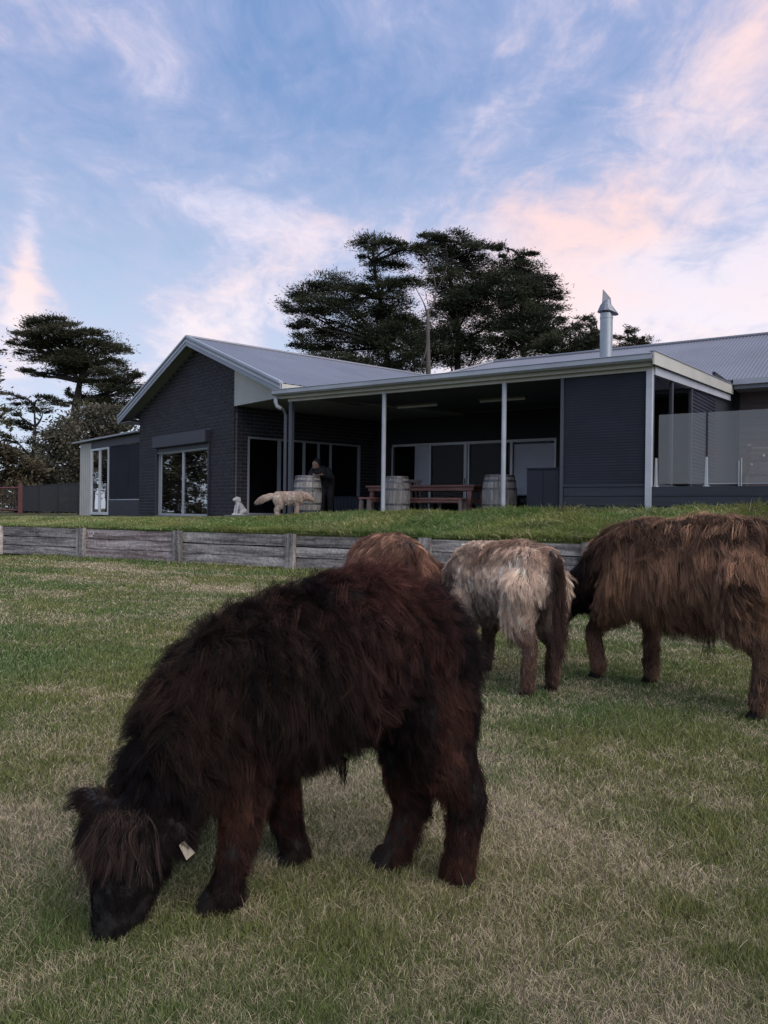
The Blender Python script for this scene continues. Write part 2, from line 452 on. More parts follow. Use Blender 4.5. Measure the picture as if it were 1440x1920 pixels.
def lawn_z(x, y):
    return .022 * (fbm(x * .5, y * .5, 3, 5) - .5) * np.minimum(1, np.hypot(x, y) / 2)
def terrace_z(x, y):
    a, p = ap(x, y)
    zb = .83 + .020 * np.clip(a, -2, 14)
    z = WTOP + .008 + (zb - WTOP - .008) * sstep(p, -.4, 2.5)
    s, t = locA(x, y)
    z = np.where((t > .02) & (s > -7.2) & (s < 14), np.minimum(z, .78), z)
    bx, by = locB(x, y)
    z = np.where((bx > -6.0) & (bx < 2.75) & (by > .03), np.minimum(z, .78), z)
    z = z + .03 * (fbm(x * .8, y * .8, 3, 9) - .5) * sstep(p, 0, .6) - .015 * np.maximum(0, p - 14)*0
    return z
PXS = lambda x, y: (720 + FPX * x / np.maximum(y, .3))
def dryness(x, y):
    """0 green, 1 straw; where the real lawn is parched"""
    d = np.hypot(x, y)
    big = fbm(x * .55 + 3, y * .55, 4, 21); fine = fbm(x * 2.6, y * 2.6, 4, 33)
    micro = fbm(x * 9, y * 9, 3, 35)
    v = .23 + .8 * (big - .5) + 1.2 * (fine - .5) + 1.2 * (micro - .5)
    def g(cx, cy, sx, sy, a): return a * np.exp(-((x - cx) / sx) ** 2 - ((y - cy) / sy) ** 2)
    v = v + g(.42, 3.0, .38, .75, .38) + g(-.05, 2.75, .5, .35, .34) + g(-1.05, 2.7, .6, .65, .34) + g(.05, 1.95, .5, .22, .16)
    v = v + g(.95, 1.9, .35, .2, -.12) + g(-1.9, 5.3, 1.7, 1.9, -.30) + g(-.75, 2.0, .16, .16, -.25)
    v = v + g(1.35, 3.9, .30, .35, -.55) + g(.85, 3.35, .16, .14, -.6) + g(1.0, 1.75, .1, .12, -.5) + g(2.2, 3.4, 1.0, .8, -.1)
    a, p = ap(x, y)
    bands = fbm(a * .5, p * 1.7, 4, 55)
    far = sstep(p, -6.5, -3.2) * (1 - sstep(p, -1.0, -.55))
    v = v + far * ((bands - .47) * 2.4 + .16)
    v = v - .85 * sstep(p, -.95, -.35)
    return np.clip(v, 0, 1)
GREEN = np.array([.105, .175, .040]); GREEN2 = np.array([.072, .145, .045]); STRAW = np.array([.56, .455, .325]); OLIVE = np.array([.205, .205, .062])
def turf_col(x, y, dry, jitter):
    h = fbm(x * 1.3, y * 1.3, 3, 71)[:, None]
    gcol = GREEN * (1 - h) + GREEN2 * h
    ol = np.clip(.20 + 1.6 * (fbm(x * .9 + 7, y * .9, 3, 81) - .42), .05, .7)[:, None]
    gcol = gcol * (1 - ol) + OLIVE * ol
    c = gcol * (1 - dry[:, None]) + STRAW * dry[:, None]
    return np.clip(c * jitter[:, None], 0, 1)

def grid_mesh(name, aa, pp, zf, dryf):
    A, P = np.meshgrid(aa, pp, indexing='ij')
    X = W0[0] + A * WD[0] + P * WNRM[0]; Y = W0[1] + A * WD[1] + P * WNRM[1]
    Z = zf(X, Y)
    v = np.stack([X, Y, Z], -1).reshape(-1, 3)
    na, npp = A.shape
    i = (np.arange(na - 1)[:, None] * npp + np.arange(npp - 1)[None, :]).ravel()
    f = np.stack([i, i + npp, i + npp + 1, i + 1], 1)
    m = np_mesh(name, v, f, 4)
    x, y = v[:, 0], v[:, 1]
    dr = dryf(x, y)
    set_col(m, turf_col(x, y, dr, np.full(len(x), .30)))
    for p in m.polygons: p.use_smooth = True
    return m
def axis(lo, hi, step, far):
    mid = np.arange(lo, hi + step, step)
    g = []
    d = step
    x = hi
    while x < far: d *= 1.5; x += d; g.append(x)
    l = []
    d = step; x = lo
    while x > -far: d *= 1.5; x -= d; l.append(x)
    return np.array(l[::-1] + list(mid) + g)
terr_dry = lambda x, y: np.clip(.06 + .5 * (fbm(x * .9, y * .9, 4, 44) - .45) + .35 * (1 - sstep(ap(x, y)[0], -4, 5)) * sstep(fbm(x, y, 3, 13), .4, .7) , 0, 1)
pp = axis(-18, -.05, .11, 260); pp = pp[pp < -.02]; pp = np.append(pp, .10)
tag(link('lawn', grid_mesh('lawn', axis(-6, 16, .12, 260), pp, lawn_z, dryness), None, None, M['soil']), 'patchy green and straw grazed lawn', None, None, 'structure')
pp = axis(.14, 12, .14, 700); pp = np.concatenate([[.010, .015, .03, .07], pp[pp > .1]])
tag(link('terrace_lawn', grid_mesh('terrace_lawn', axis(-12, 16, .16, 700), pp, lambda x, y: terrace_z(x, y) - .15 * (ap(x, y)[1] < .012), terr_dry), None, None, M['soil']), 'green grassed bank above the sleeper wall', None, None, 'structure')

# grass blades
def blades(name, label, x, y, z0, h, wid, col, lean, nk=4, seed=1):
    r = np.random.default_rng(seed); n = len(x)
    th = r.uniform(0, 2 * np.pi, n); ln = lean * r.uniform(.2, 1.3, n)
    t = np.linspace(0, 1, nk)[None, :]
    off = (ln * h)[:, None] * (t ** 1.8)
    P = np.zeros((n, nk, 3), np.float32)
    P[:, :, 0] = x[:, None] + np.cos(th)[:, None] * off
    P[:, :, 1] = y[:, None] + np.sin(th)[:, None] * off
    P[:, :, 2] = z0[:, None] - .004 + h[:, None] * (t - .30 * np.minimum(1.3, ln)[:, None] * t ** 2)
    rad = wid[:, None] * (1 - .82 * t ** 1.5)
    o = strands(name, P, rad, col, M['grass'])
    return tag(o, label, 'grass', None, 'stuff')

def lawn_grass():
    r = np.random.default_rng(3)
    n = 1250000
    e = -.35; lo, hi = .95, 19.0
    u = r.uniform(0, 1, n)
    d = (lo ** e + u * (hi ** e - lo ** e)) ** (1 / e)
    az = r.uniform(-1, 1, n) * (R(36) + R(44) * np.exp(-np.maximum(0, d - 1.2) / 2.2))
    x = d * np.sin(az); y = d * np.cos(az)
    a, p = ap(x, y)
    k = p < -.03
    x, y, d, p = x[k], y[k], d[k], p[k]
    dr = dryness(x, y)
    n = len(x)
    tall = fbm(x * 1.8, y * 1.8, 3, 91)
    edge = sstep(p, -.55, -.08)
    tuft = lambda cx, cy, s, h: h * np.exp(-((x - cx) ** 2 + (y - cy) ** 2) / s ** 2)
    h = (.008 + .021 * r.uniform(.3, 1.3, n) * (.55 + .9 * tall)) * (1 - .25 * dr) + .06 * edge * r.uniform(.2, 1, n) * (1 - dr)
    h = h + (tuft(1.35, 3.9, .32, .03) + tuft(.85, 3.35, .17, .03) + tuft(1.0, 1.75, .16, .05) + tuft(-.78, 2.0, .14, .02)) * r.uniform(.4, 1, n)
    long_ = r.uniform(0, 1, n) < .003
    h = np.where(long_, h * 1.9 + .01, h)
    h = h * (1 + .016 * d)
    wid = np.maximum(.00060, .00030 * d) * r.uniform(.7, 1.3, n)
    isdry = r.uniform(0, 1, n) < (.06 + .74 * dr)          # every blade is either live or dead
    mixd = np.where(isdry, r.uniform(.62, 1.0, n), r.uniform(.0, .16, n))
    col = turf_col(x, y, mixd, .35 + 1.35 * r.uniform(0, 1, n) ** 1.3)
    lean = np.where(isdry, .8, .5) * np.where(r.uniform(0, 1, n) < .05, 1.6, 1.0)
    blades('lawn_grass', 'short grazed grass, green with straw patches, on the lawn', x, y, lawn_z(x, y), h, wid, col, lean, 4, 5)
lawn_grass()

def bank_grass():
    r = np.random.default_rng(4)
    n = 330000
    a = r.uniform(-5.5, 14.5, n); p = .004 + 6.4 * r.uniform(0, 1, n) ** 1.35
    x = W0[0] + a * WD[0] + p * WNRM[0]; y = W0[1] + a * WD[1] + p * WNRM[1]
    s, t = locA(x, y); bx, by = locB(x, y)
    k = ~((t > -.02) & (s > -7)) & ~((bx > -13.5) & (bx < 2.8) & (by > -.03)) & (np.abs(x / y) < .62)
    x, y, a, p, t, by = x[k], y[k], a[k], p[k], t[k], by[k]
    n = len(x)
    d = np.hypot(x, y)
    dr = terr_dry(x, y)
    rgt = sstep(a, 1.0, 7.0)
    h = (.045 + .085 * rgt) * r.uniform(.35, 1.3, n) * (.35 + 1.3 * fbm(x * 2.2, y * 2.2, 3, 17))
    edge = np.exp(-np.abs(t + .1) / .25)
    h = h * (1 + .5 * edge * rgt)
    wid = .00040 * d * r.uniform(.7, 1.3, n)
    tn = .65 + .8 * fbm(x * 1.7 + 5, y * 1.7, 3, 23)
    dm = np.where(r.uniform(0, 1, n) < .05 + .8 * dr, r.uniform(.5, 1, n), r.uniform(0, .12, n))
    col = turf_col(x, y, dm, r.uniform(.55, 1.5, n) * tn) * np.array([.88, .92, .80])
    blades('bank_grass', 'longer green grass on the bank above the sleepers', x, y, terrace_z(x, y), h, wid, col, np.full(n, .9), 4, 6)
bank_grass()

# ------------------------------------------------------------------ sleeper retaining wall
def rough_board(L, h, th, seed, nx=22):
    """a weathered sleeper: local x along, y thickness (front at -y), z height; wavering edges, split ends"""
    r = np.random.default_rng(seed); mb = MB()
    prof = [(-1, -1), (1, -1), (1, 1), (-1, 1)]
    c = [r.normal(0, .005, nx + 1).cumsum() * .35 for _ in range(4)]
    for i in range(nx + 1):
        x = L * (i / nx - .5)
        for k, (sy, sz) in enumerate(prof):
            e = .0
            if k in (0, 3) and r.random() < .12: e = .008
            mb.v.append((x, sy * th / 2 + (e if sy < 0 else 0) + c[k][i] * .4, sz * h / 2 + c[(k + 1) % 4][i] * .8 - (sz * e)))
    for i in range(nx):
        for k in range(4):
            a, b = i * 4 + k, i * 4 + (k + 1) % 4
            mb.f.append((a, a + 4, b + 4, b))
    mb.f.append((3, 2, 1, 0)); q = nx * 4; mb.f.append((q, q + 1, q + 2, q + 3))
    return mb
def wall_mx(a, p, z): return frame(W0[0] + a * WD[0] + p * WNRM[0], W0[1] + a * WD[1] + p * WNRM[1], z, WANG)
wall = thing('retaining_wall', 'long low retaining wall of weathered grey timber sleepers below the grass bank', 'retaining wall', wall_mx(0, 0, 0))
SP = 2.65
rw = np.random.default_rng(77)
smesh = [rough_board(SP - .09, .180 + .006 * (i % 3), .06, 100 + i).mesh('sleeper') for i in range(7)]
for i in range(7): smesh[i].materials.append(M['sleeper'])
smesh2 = [rough_board(SP - .09, .192, .06, 140 + i).mesh('sleeper') for i in range(3)]
for q in smesh2: q.materials.append(M['sleeper2'])
pmesh = [rough_board(.78, .19, .10, 200 + i, 8).mesh('wall_post') for i in range(4)]
for q in pmesh: q.materials.append(M['sleeper'])
for b in range(-2, 8):
    for rrow in range(3):
        z = WTOP - .10 - rrow * .203 + rw.normal(0, .006) * (rrow > 0)
        me = smesh2[rrow] if b == 0 else smesh[int(rw.integers(0, 7))]
        flip = Matrix.Rotation(math.pi, 4, 'X') if rw.random() < .5 else Matrix.Identity(4)
        o = link('sleeper', me, wall, wall_mx((b + .5) * SP, .035 + rw.normal(0, .005), z) @ Matrix.Rotation(rw.normal(0, .004) * (.4 if rrow == 0 else 1), 4, 'Y') @ flip)
    o = link('wall_post', pmesh[b % 4], wall, wall_mx(b * SP, -.055, WTOP - .37) @ Matrix.Rotation(R(90), 4, 'Y') @ Matrix.Rotation(rw.normal(0, .012), 4, 'Y'))
MB().box(-2.2*SP, 8*SP, .075, .10, -.2, WTOP - .06).build('earth_backing', M['room'], wall, wall_mx(0, 0, 0))
# the small plaque screwed to the pinkish sleeper beside a post
pq = MB().box(-.075, .075, -.008, .008, -.03, .03).build('plaque', M['plate'], wall, wall_mx(.24, -.012, WTOP - .085))
for dx in (-.032, .036): MB().box(dx - .019, dx + .019, -.0095, -.0085, -.013, .013).build('plaque_mark', M['ink'], pq, wall_mx(.24, -.012, WTOP - .085))
MB().box(-.055, .055, -.008, .008, -.018, .018).build('plaque', M['plate'], wall, wall_mx(.235, -.012, WTOP - .145))

# ------------------------------------------------------------------ house
house = thing('house', 'low dark brick house with grey metal roof, gabled wing and open verandah', 'house', frame(0, 19.5, .9, 0))
def PA(name, mb, m, parent=house, mx=FA, **kw): return mb.build(name, m, parent, mx, **kw)
def PB(name, mb, m, parent=house, mx=FB, **kw): return mb.build(name, m, parent, mx, **kw)

# --- wing: walls of real bricks over a mortar bed
RX, RZ, SL = -2.02, 4.78, .379           # ridge x, ridge height, slope
XL, XR = -6.85, 2.81                     # eaves
WX0 = -6.02
roofz = lambda x: RZ - SL * abs(x - RX)
WIN = (-4.66, -1.30, -.18, 2.20)         # gable window opening incl. shutter
BH, BL, BD, J = .0965, .262, .10, .016
mort = MB()
def wall_poly(x0, x1, z0, z1f, y):
    n = 24
    for i in range(n):
        a, b = x0 + (x1 - x0) * i / n, x0 + (x1 - x0) * (i + 1) / n
        mort.poly([(a, y, z0(a)), (b, y, z0(b)), (b, y, z1f(b)), (a, y, z1f(a))], [(0, 1, 2, 3)])
top = lambda x: roofz(x) - .16
wall_poly(WX0, WIN[0], lambda x: -.45, top, .012)
wall_poly(WIN[1], -.012, lambda x: -.45, top, .012)
wall_poly(WIN[0], WIN[1], lambda x: WIN[3], top, .012)
wall_poly(WIN[0], WIN[1], lambda x: -.45, lambda x: WIN[2], .012)
mort.poly([(WX0, .012, -.45), (WX0, .012, top(WX0)), (WX0, 6, top(WX0)), (WX0, 6, -.45)], [(0, 1, 2, 3)])
# side wall towards the verandah, doors from y=.45 to 4.2, head at 1.96
DH = 1.965
for (a, b, c, d) in ((.0, .42, -.45, 2.75), (4.22, 4.9, -.45, 2.75), (.42, 4.22, DH, 2.75)):
    mort.poly([(-.012, a, c), (-.012, b, c), (-.012, b, d), (-.012, a, d)], [(0, 1, 2, 3)])
brick_wall = PB('brick_wall', mort, M['mortar'])
bricks = []          # (matrix-in-FB, length, depth-key)
fbang = R(-50)
def add_course(x0, x1, z, k, face):
    L = BL; off = 0 if k % 2 == 0 else -L / 2
    x = x0 + off
    while x < x1 - .03:
        a, b = max(x, x0), min(x + L - J, x1)
        if b - a > .05: bricks.append((a, b, z, face))
        x += L
ncs = int((RZ + .3) / BH)
for k in range(ncs):
    z = -.27 + k * BH
    if z > RZ - .3: break
    half = (RZ - .17 - (z + BH)) / SL
    xa, xb = max(WX0, RX - half), min(0.0, RX + half)
    if xb - xa < .2: continue
    if z + BH * .5 < WIN[3] and z + BH * .5 > WIN[2]:
        add_course(xa, WIN[0], z, k, 0); add_course(WIN[1], xb, z, k, 0)
    else: add_course(xa, xb, z, k, 0)
    if z < 2.68:
        if z + BH * .6 < DH: add_course(0.002 + BD, .42, z, k, 1); add_course(4.22, 4.85, z, k, 1)
        else: add_course(.002 + BD, 4.85, z, k, 1)
def brick_mb(mb, a, b, z, face, jit=0.0):
    e = .004
    z0, z1 = z + J / 2, z + BH - J / 2
    if face == 0:
        o0, o1 = -jit, BD * .6
        mb.poly([(a, o0 + e, z0), (b, o0 + e, z0), (b, o0 + e, z1), (a, o0 + e, z1), (a + e, o0, z0 + e), (b - e, o0, z0 + e), (b - e, o0, z1 - e), (a + e, o0, z1 - e),
                 (a, o1, z0), (b, o1, z0), (b, o1, z1), (a, o1, z1)],
                [(4, 5, 6, 7), (0, 1, 5, 4), (1, 2, 6, 5), (2, 3, 7, 6), (3, 0, 4, 7), (1, 0, 8, 9), (2, 1, 9, 10), (3, 2, 10, 11), (0, 3, 11, 8), (8, 11, 10, 9)])
    else:
        o0, o1 = jit, -BD * .6
        mb.poly([(o0 - e, a, z0), (o0 - e, b, z0), (o0 - e, b, z1), (o0 - e, a, z1), (o0, a + e, z0 + e), (o0, b - e, z0 + e), (o0, b - e, z1 - e), (o0, a + e, z1 - e),
                 (o1, a, z0), (o1, b, z0), (o1, b, z1), (o1, a, z1)],
                [(4, 5, 6, 7), (0, 1, 5, 4), (1, 2, 6, 5), (2, 3, 7, 6), (3, 0, 4, 7), (1, 0, 8, 9), (2, 1, 9, 10), (3, 2, 10, 11), (0, 3, 11, 8), (8, 11, 10, 9)])
    return mb
def seen(b):
    a, c, z, face = b
    return (c - a) * (1.0 if face == 0 else .75) - .02 * (-(a + c) / 2 if face == 0 else 3 + a) - (10 if z < -.2 else 0)
order = sorted(range(len(bricks)), key=lambda i: -seen(bricks[i]))
single = set(order[:298])
rest = MB(); proto = {}
for i, (a, b, z, face) in enumerate(bricks):
    jit = random.uniform(0, .003)
    if i in single:
        key = (round(b - a, 3), face)
        if key not in proto:
            me = brick_mb(MB(), 0, b - a, 0, face).mesh('brick'); me.materials.append(M['brick']); proto[key] = me
        T = Matrix.Translation((a, -jit, z)) if face == 0 else Matrix.Translation((jit, a, z))
        link('brick', proto[key], brick_wall, FB @ T)
    else: brick_mb(rest, a, b, z, face, jit)
tag(rest.build('bricks', M['brick'], brick_wall, FB), None, None, None, 'stuff')

# --- wing roof: ribbed sheets
def ribbed(s0, s1, f, spacing, hgt, lo, hi, wave=False, steps=8):
    """sheet in a (s,t)->z frame; f(s,t) plane height, lo(s)/hi(s) ends of each strip; ribs along t"""
    xs = []
    if wave:
        n = int((s1 - s0) / spacing * steps); 
        for i in range(n + 1):
            s = s0 + (s1 - s0) * i / n; xs.append((s, hgt * .5 * (1 + math.cos(2 * math.pi * (s - s0) / spacing))))
    else:
        s = s0
        while s < s1 - spacing * .5:
            xs += [(s, 0), (s + spacing * .40, 0), (s + spacing * .50, hgt), (s + spacing * .62, hgt), (s + spacing * .72, 0)]
            s += spacing
        xs.append((s1, 0))
    mb = MB()
    for s, h in xs:
        a, b = lo(s), max(hi(s), lo(s) + .01)
        mb.v.append((s, a, f(s, a) + h)); mb.v.append((s, b, f(s, b) + h))
    for i in range(len(xs) - 1): mb.f.append((2 * i, 2 * i + 2, 2 * i + 3, 2 * i + 1))
    return mb
YB = 15.0; YV = -.36
# right slope: strip coordinate along y, t along x
mbr = ribbed(YV, YB, lambda s, t: roofz(t), .21, .012, lambda s: RX, lambda s: XR)
mbr.v = [(t, s, z) for (s, t, z) in mbr.v]; mbr.f = [tuple(reversed(f)) for f in mbr.f]
wr = PB('wing_roof', mbr, M['roof'])
mbl = ribbed(YV, YB, lambda s, t: roofz(t), .21, .012, lambda s: XL, lambda s: RX)
mbl.v = [(t, s, z) for (s, t, z) in mbl.v]
PB('roof_slope', mbl, M['roof'], wr)
PB('ridge_cap', MB().tube([(RX, YV - .01, RZ + .01), (RX, YB, RZ + .01)], .05, 8), M['roof'], wr)
def sloped(x0, x1, y0, y1, top, th, off=0.0):
    za, zb = roofz(x0) + off, roofz(x1) + off
    return [(x0, y0, za - th), (x1, y0, zb - th), (x1, y1, zb - th), (x0, y1, za - th), (x0, y0, za), (x1, y0, zb), (x1, y1, zb), (x0, y1, za)]
for a, b in ((XL, RX), (RX, XR)):
    PB('verge_fascia', MB().hexa(sloped(a, b, YV - .03, YV, 0, .25, .012)), M['fascia'], wr)
    PB('verge_cap', MB().hexa(sloped(a, b, YV - .055, YV + .05, 0, .055, .045)), M['gutter'], wr)
    PB('verge_moulding', MB().hexa(sloped(a, b, YV - .042, YV - .032, 0, .05, -.075)), M['gutter'], wr)
PB('verge_soffit', MB().hexa(sloped(XL, RX, YV, .0, 0, .012, -.15)).hexa(sloped(RX, .0, YV, .0, 0, .012, -.15)), M['soffit'], wr)
# boxed eave over the covered walk
ez = 2.71
PB('eave_gable_board', MB().poly([(.012, -.004, ez), (XR - .03, -.004, ez), (XR - .03, -.004, roofz(XR) - .03), (.012, -.004, roofz(0) - .12),
                             (.012, .02, ez), (XR - .03, .02, ez), (XR - .03, .02, roofz(XR) - .03), (.012, .02, roofz(0) - .12)],
                            [(0, 1, 2, 3), (7, 6, 5, 4), (0, 4, 5, 1), (1, 5, 6, 2), (2, 6, 7, 3), (3, 7, 4, 0)]), M['cream'])
PB('eave_soffit', MB().box(.0, XR - .03, .022, 7.0, ez + .012, ez + .03), M['soffit'])
PB('eave_fascia', MB().box(XR - .028, XR, YV + .02, 9.0, ez - .01, roofz(XR) - .012), M['cream'])
PB('eave_soffit', MB().box(XL, WX0 - .002, YV, 9.0, 2.75, 2.765), M['soffit'])
PB('eave_gutter', MB().box(XL - .11, XL - .002, YV, 9.0, 2.80, 2.93), M['fascia'])
# gable window with roller shutter
x0, x1, z0, z1 = WIN
win = PB('window', MB().box(x0, x0 + .07, .03, .10, z0, 1.72).box(x1 - .07, x1, .03, .10, z0, 1.72).box(x0 + .07, x1 - .07, .03, .10, z0, z0 + .06).box(x0 + .07, x1 - .07, .03, .10, 1.66, 1.72)
         .box(-3.02, -2.94, .025, .095, z0 + .06, 1.66).box(x0 + .15, x0 + .19, .045, .09, z0 + .06, 1.66), M['frame'])
PB('pane', MB().box(x0 + .19, -3.02, .06, .066, z0 + .06, 1.66), M['glass'], win)
PB('pane', MB().box(-2.94, x1 - .07, .05, .056, z0 + .06, 1.66), M['glass'], win)
PB('sill', MB().box(x0 - .02, x1 + .02, -.045, .10, z0 - .10, z0 - .002), M['concrete'], win)
sh = PB('roller_shutter', MB().box(x0 - .02, x1 + .03, -.17, .03, 1.84, z1 - .01), M['shutter'], bevel=.015)
PB('shutter_curtain', MB().box(x0 + .03, x1 - .02, -.03, .02, 1.70, 1.838), M['shutter'], sh)
PB('shutter_rail', MB().box(x0 + .03, x1 - .02, -.036, .024, 1.685, 1.70), M['gutter'], sh)
for xx in (x0 - .02, x1 - .03): PB('shutter_guide', MB().box(xx, xx + .06, -.05, .028, z0, 1.838), M['shutter'], sh)
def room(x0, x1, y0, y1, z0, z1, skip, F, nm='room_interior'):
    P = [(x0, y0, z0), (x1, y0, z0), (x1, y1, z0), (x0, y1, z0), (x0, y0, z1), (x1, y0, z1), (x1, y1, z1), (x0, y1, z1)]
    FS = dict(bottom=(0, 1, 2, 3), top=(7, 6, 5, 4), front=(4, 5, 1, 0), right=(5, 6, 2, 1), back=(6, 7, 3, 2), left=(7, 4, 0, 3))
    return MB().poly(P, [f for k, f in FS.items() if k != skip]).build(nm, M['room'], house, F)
room(x0 - .2, x1 + .2, .11, 1.6, z0 - .1, 2.3, 'front', FB)
# sliding doors along the wing
dr_ = PB('sliding_door', MB().box(-.08, -.02, .42, 4.22, DH - .06, DH), M['frame'])
PB('door_sill', MB().box(-.08, -.02, .42, 4.22, FL, FL + .05), M['frame'], dr_)
for yy, w in ((.42, .07), (1.38, .09), (2.20, .07), (2.70, .06), (3.12, .06), (4.14, .08)):
    PB('door_stile', MB().box(-.075, -.012, yy, yy + w, FL + .05, DH - .06), M['frame'], dr_)
for a, b in ((.49, 1.38), (1.47, 2.20), (2.27, 2.70), (2.76, 3.12), (3.18, 4.14)):
    PB('pane', MB().box(-.05, -.044, a, b, FL + .05, DH - .06), M['glass2'], dr_)
PB('door_handle', MB().box(-.012, .02, 3.135, 3.16, .78, .98), M['black'], dr_)
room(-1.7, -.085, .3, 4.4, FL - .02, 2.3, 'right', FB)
PB('porch_slab', MB().box(-.01, XR - .02, .0, 5.2, FL - .22, FL - .004), M['concrete'])

# --- verandah
TB = 5.74                              # back wall
S0, S1 = -5.66, 2.86
pz = lambda t: 2.70 + .056 * t
PA('verandah_floor', MB().box(-7.4, 1.2, .0, TB + .1, FL - .3, FL), M['concrete'])
PA('verandah_post', MB().tube([(-2.77, 0, FL - .05), (-2.77, 0, 2.50)], .046, 12), M['post'], smooth=False)
PA('verandah_post', MB().tube([(0, 0, FL - .05), (0, 0, 2.50)], .046, 12), M['post'])
PA('corner_post', MB().box(2.70, 2.80, -.05, .05, -.2, 2.50), M['post'])
PA('steel_post', MB().box(-5.36, -5.27, -.045, .045, FL - .05, 2.50), M['darkpost'])
dp = PA('downpipe', MB().tube([(-5.47, -.02, FL), (-5.47, -.02, 2.2), (-5.50, -.08, 2.32), (-5.60, -.16, 2.40)], .04, 10), M['darkpost'])
PA('downpipe_elbow', MB().tube([(-5.53, -.11, 2.335), (-5.61, -.17, 2.40), (-5.63, -.19, 2.48), (-5.63, -.19, 2.60)], .047, 10), M['post'], dp, smooth=True)
PA('verandah_beam', MB().box(-5.40, 2.80, -.035, .035, 2.50, 2.665), M['cream'])
gut = PA('verandah_gutter', MB().poly([(S0, -.30, 2.75), (S0, -.30, 2.66), (S0, -.27, 2.625), (S0, -.14, 2.625), (S0, -.14, 2.73), (S0, -.155, 2.73), (S0, -.155, 2.64), (S0, -.265, 2.64), (S0, -.285, 2.67), (S0, -.285, 2.75)] +
    [(S1, -.30, 2.75), (S1, -.30, 2.66), (S1, -.27, 2.625), (S1, -.14, 2.625), (S1, -.14, 2.73), (S1, -.155, 2.73), (S1, -.155, 2.64), (S1, -.265, 2.64), (S1, -.285, 2.67), (S1, -.285, 2.75)],
    [tuple(range(10)), tuple(reversed(range(10, 20)))] + [(i, i + 10, (i + 1) % 10 + 10, (i + 1) % 10) for i in range(10)]), M['gutter'])
PA('gutter_bead', MB().tube([(S0, -.302, 2.748), (S1, -.302, 2.748)], .011, 8), M['gutter'], gut)
PA('fascia_board', MB().box(S0 + .05, S1 - .05, -.138, -.11, 2.56, 2.72), M['cream'])
PA('verandah_soffit', MB().box(-5.4, 2.8, -.11, -.036, 2.60, 2.612), M['cream'])
endt = lambda s: 6.70 if s > -3.66 else max(.05, (s + 5.66) / .2946 - .05)
vr = PA('verandah_roof', ribbed(S0, S1, lambda s, t: pz(t) + .035, .245, .03, lambda s: -.24, endt), M['roof'])
mbq = MB()
for i in range(20):
    s = -5.35 + i * (8.1 / 20); s2 = s + 8.1 / 20
    mbq.poly([(s, .036, 2.655), (s2, .036, 2.655), (s2, TB, 2.80), (s, TB, 2.80)], [(3, 2, 1, 0)])
mbq.box(-5.3, 2.7, TB - .04, TB - .003, 2.765, 2.80)
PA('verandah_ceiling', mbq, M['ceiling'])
PA('back_wall', MB().box(-7.0, -6.30, TB, TB + .15, FL, 2.86).box(-1.20, 1.15, TB, TB + .15, FL, 2.86).box(-6.30, -1.20, TB, TB + .15, 1.99, 2.86), M['darkwall'])
PA('side_wall', MB().box(1.152, 1.25, .06, TB, FL, 2.74), M['darkwall'])
bd = PA('patio_door', MB().box(-6.30, -1.20, TB + .02, TB + .09, 1.92, 1.99), M['frame'])
PA('door_sill', MB().box(-6.30, -1.20, TB + .02, TB + .09, FL, FL + .05), M['frame'], bd)
for ss_, w in ((-6.30, .05), (-5.03, .07), (-3.90, .09), (-3.78, .05), (-2.50, .07), (-1.25, .05)):
    PA('door_stile', MB().box(ss_, ss_ + w, TB - .01, TB + .085, FL + .05, 1.92), M['frame'], bd)
for a, b in ((-6.25, -5.03), (-4.96, -3.90), (-3.73, -2.50), (-2.43, -1.25)):
    PA('pane', MB().box(a, b, TB + .04, TB + .046, FL + .05, 1.92), M['glass2'], bd)
PA('blind', MB().box(-5.55, -5.02, TB + .07, TB + .08, .66, 1.915), M['blind'], bd)
PA('blind', MB().box(-2.42, -1.26, TB + .07, TB + .08, .52, 1.86), M['blind'], bd)
PA('blind_rail', MB().box(-2.42, -1.26, TB + .062, TB + .085, .49, .518), M['frame'], bd)
PA('door_lock', MB().box(-3.87, -3.84, TB - .03, TB - .012, .80, .96), M['black'], bd)
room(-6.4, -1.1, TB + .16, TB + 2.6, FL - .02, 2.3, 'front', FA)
lights = []
for s in (-3.9, -1.55):
    o = thing('ceiling_light', 'pale tube light fitting on the verandah ceiling ' + ('left of the two' if s < -2 else 'right of the two'), 'ceiling light', FA @ Matrix.Translation((s, 3.2, 2.70)), 'tube lights on the verandah ceiling')
    mm = FA @ Matrix.Translation((s, 3.2, 2.70))
    MB().box(-.6, .6, -.07, .07, .0, .05).build('base', M['lamp'], o, mm)
    MB().tube([(-.58, 0, -.022), (.58, 0, -.022)], .028, 10).build('diffuser', M['blind'], o, mm)
# corrugated screen and boards at the right end
mbw = ribbed(.54, 2.49, lambda s, t: 0, .050, .0022, lambda s: 1.20, lambda s: 2.695, True, 8)
mbw.v = [(t, .012 - h, s) for (s, t, h) in mbw.v]
scr = PA('corrugated_screen', mbw, M['iron'])
PA('screen_post', MB().box(1.14, 1.20, -.02, .05, FL - .1, 2.50), M['darkpost'], scr)
PA('screen_rail', MB().box(1.20, 2.695, -.012, .035, .50, .54), M['board'], scr)
for (a, b) in ((1.205, 2.695), (2.805, 9.5)):
    for k, z in enumerate((.33, .158, -.014, -.186)):
        PA('skirting_board', MB().box(a, b, .0 + random.uniform(0, .006), .035, z, z + .165), M['board'], bevel=.004)
PA('skirting_back', MB().box(1.205, 9.5, .036, .05, -.4, .49), M['room'])
PA('end_wall_sheet', MB().box(1.26, 2.68, .05, .07, .5, 2.5), M['room'])
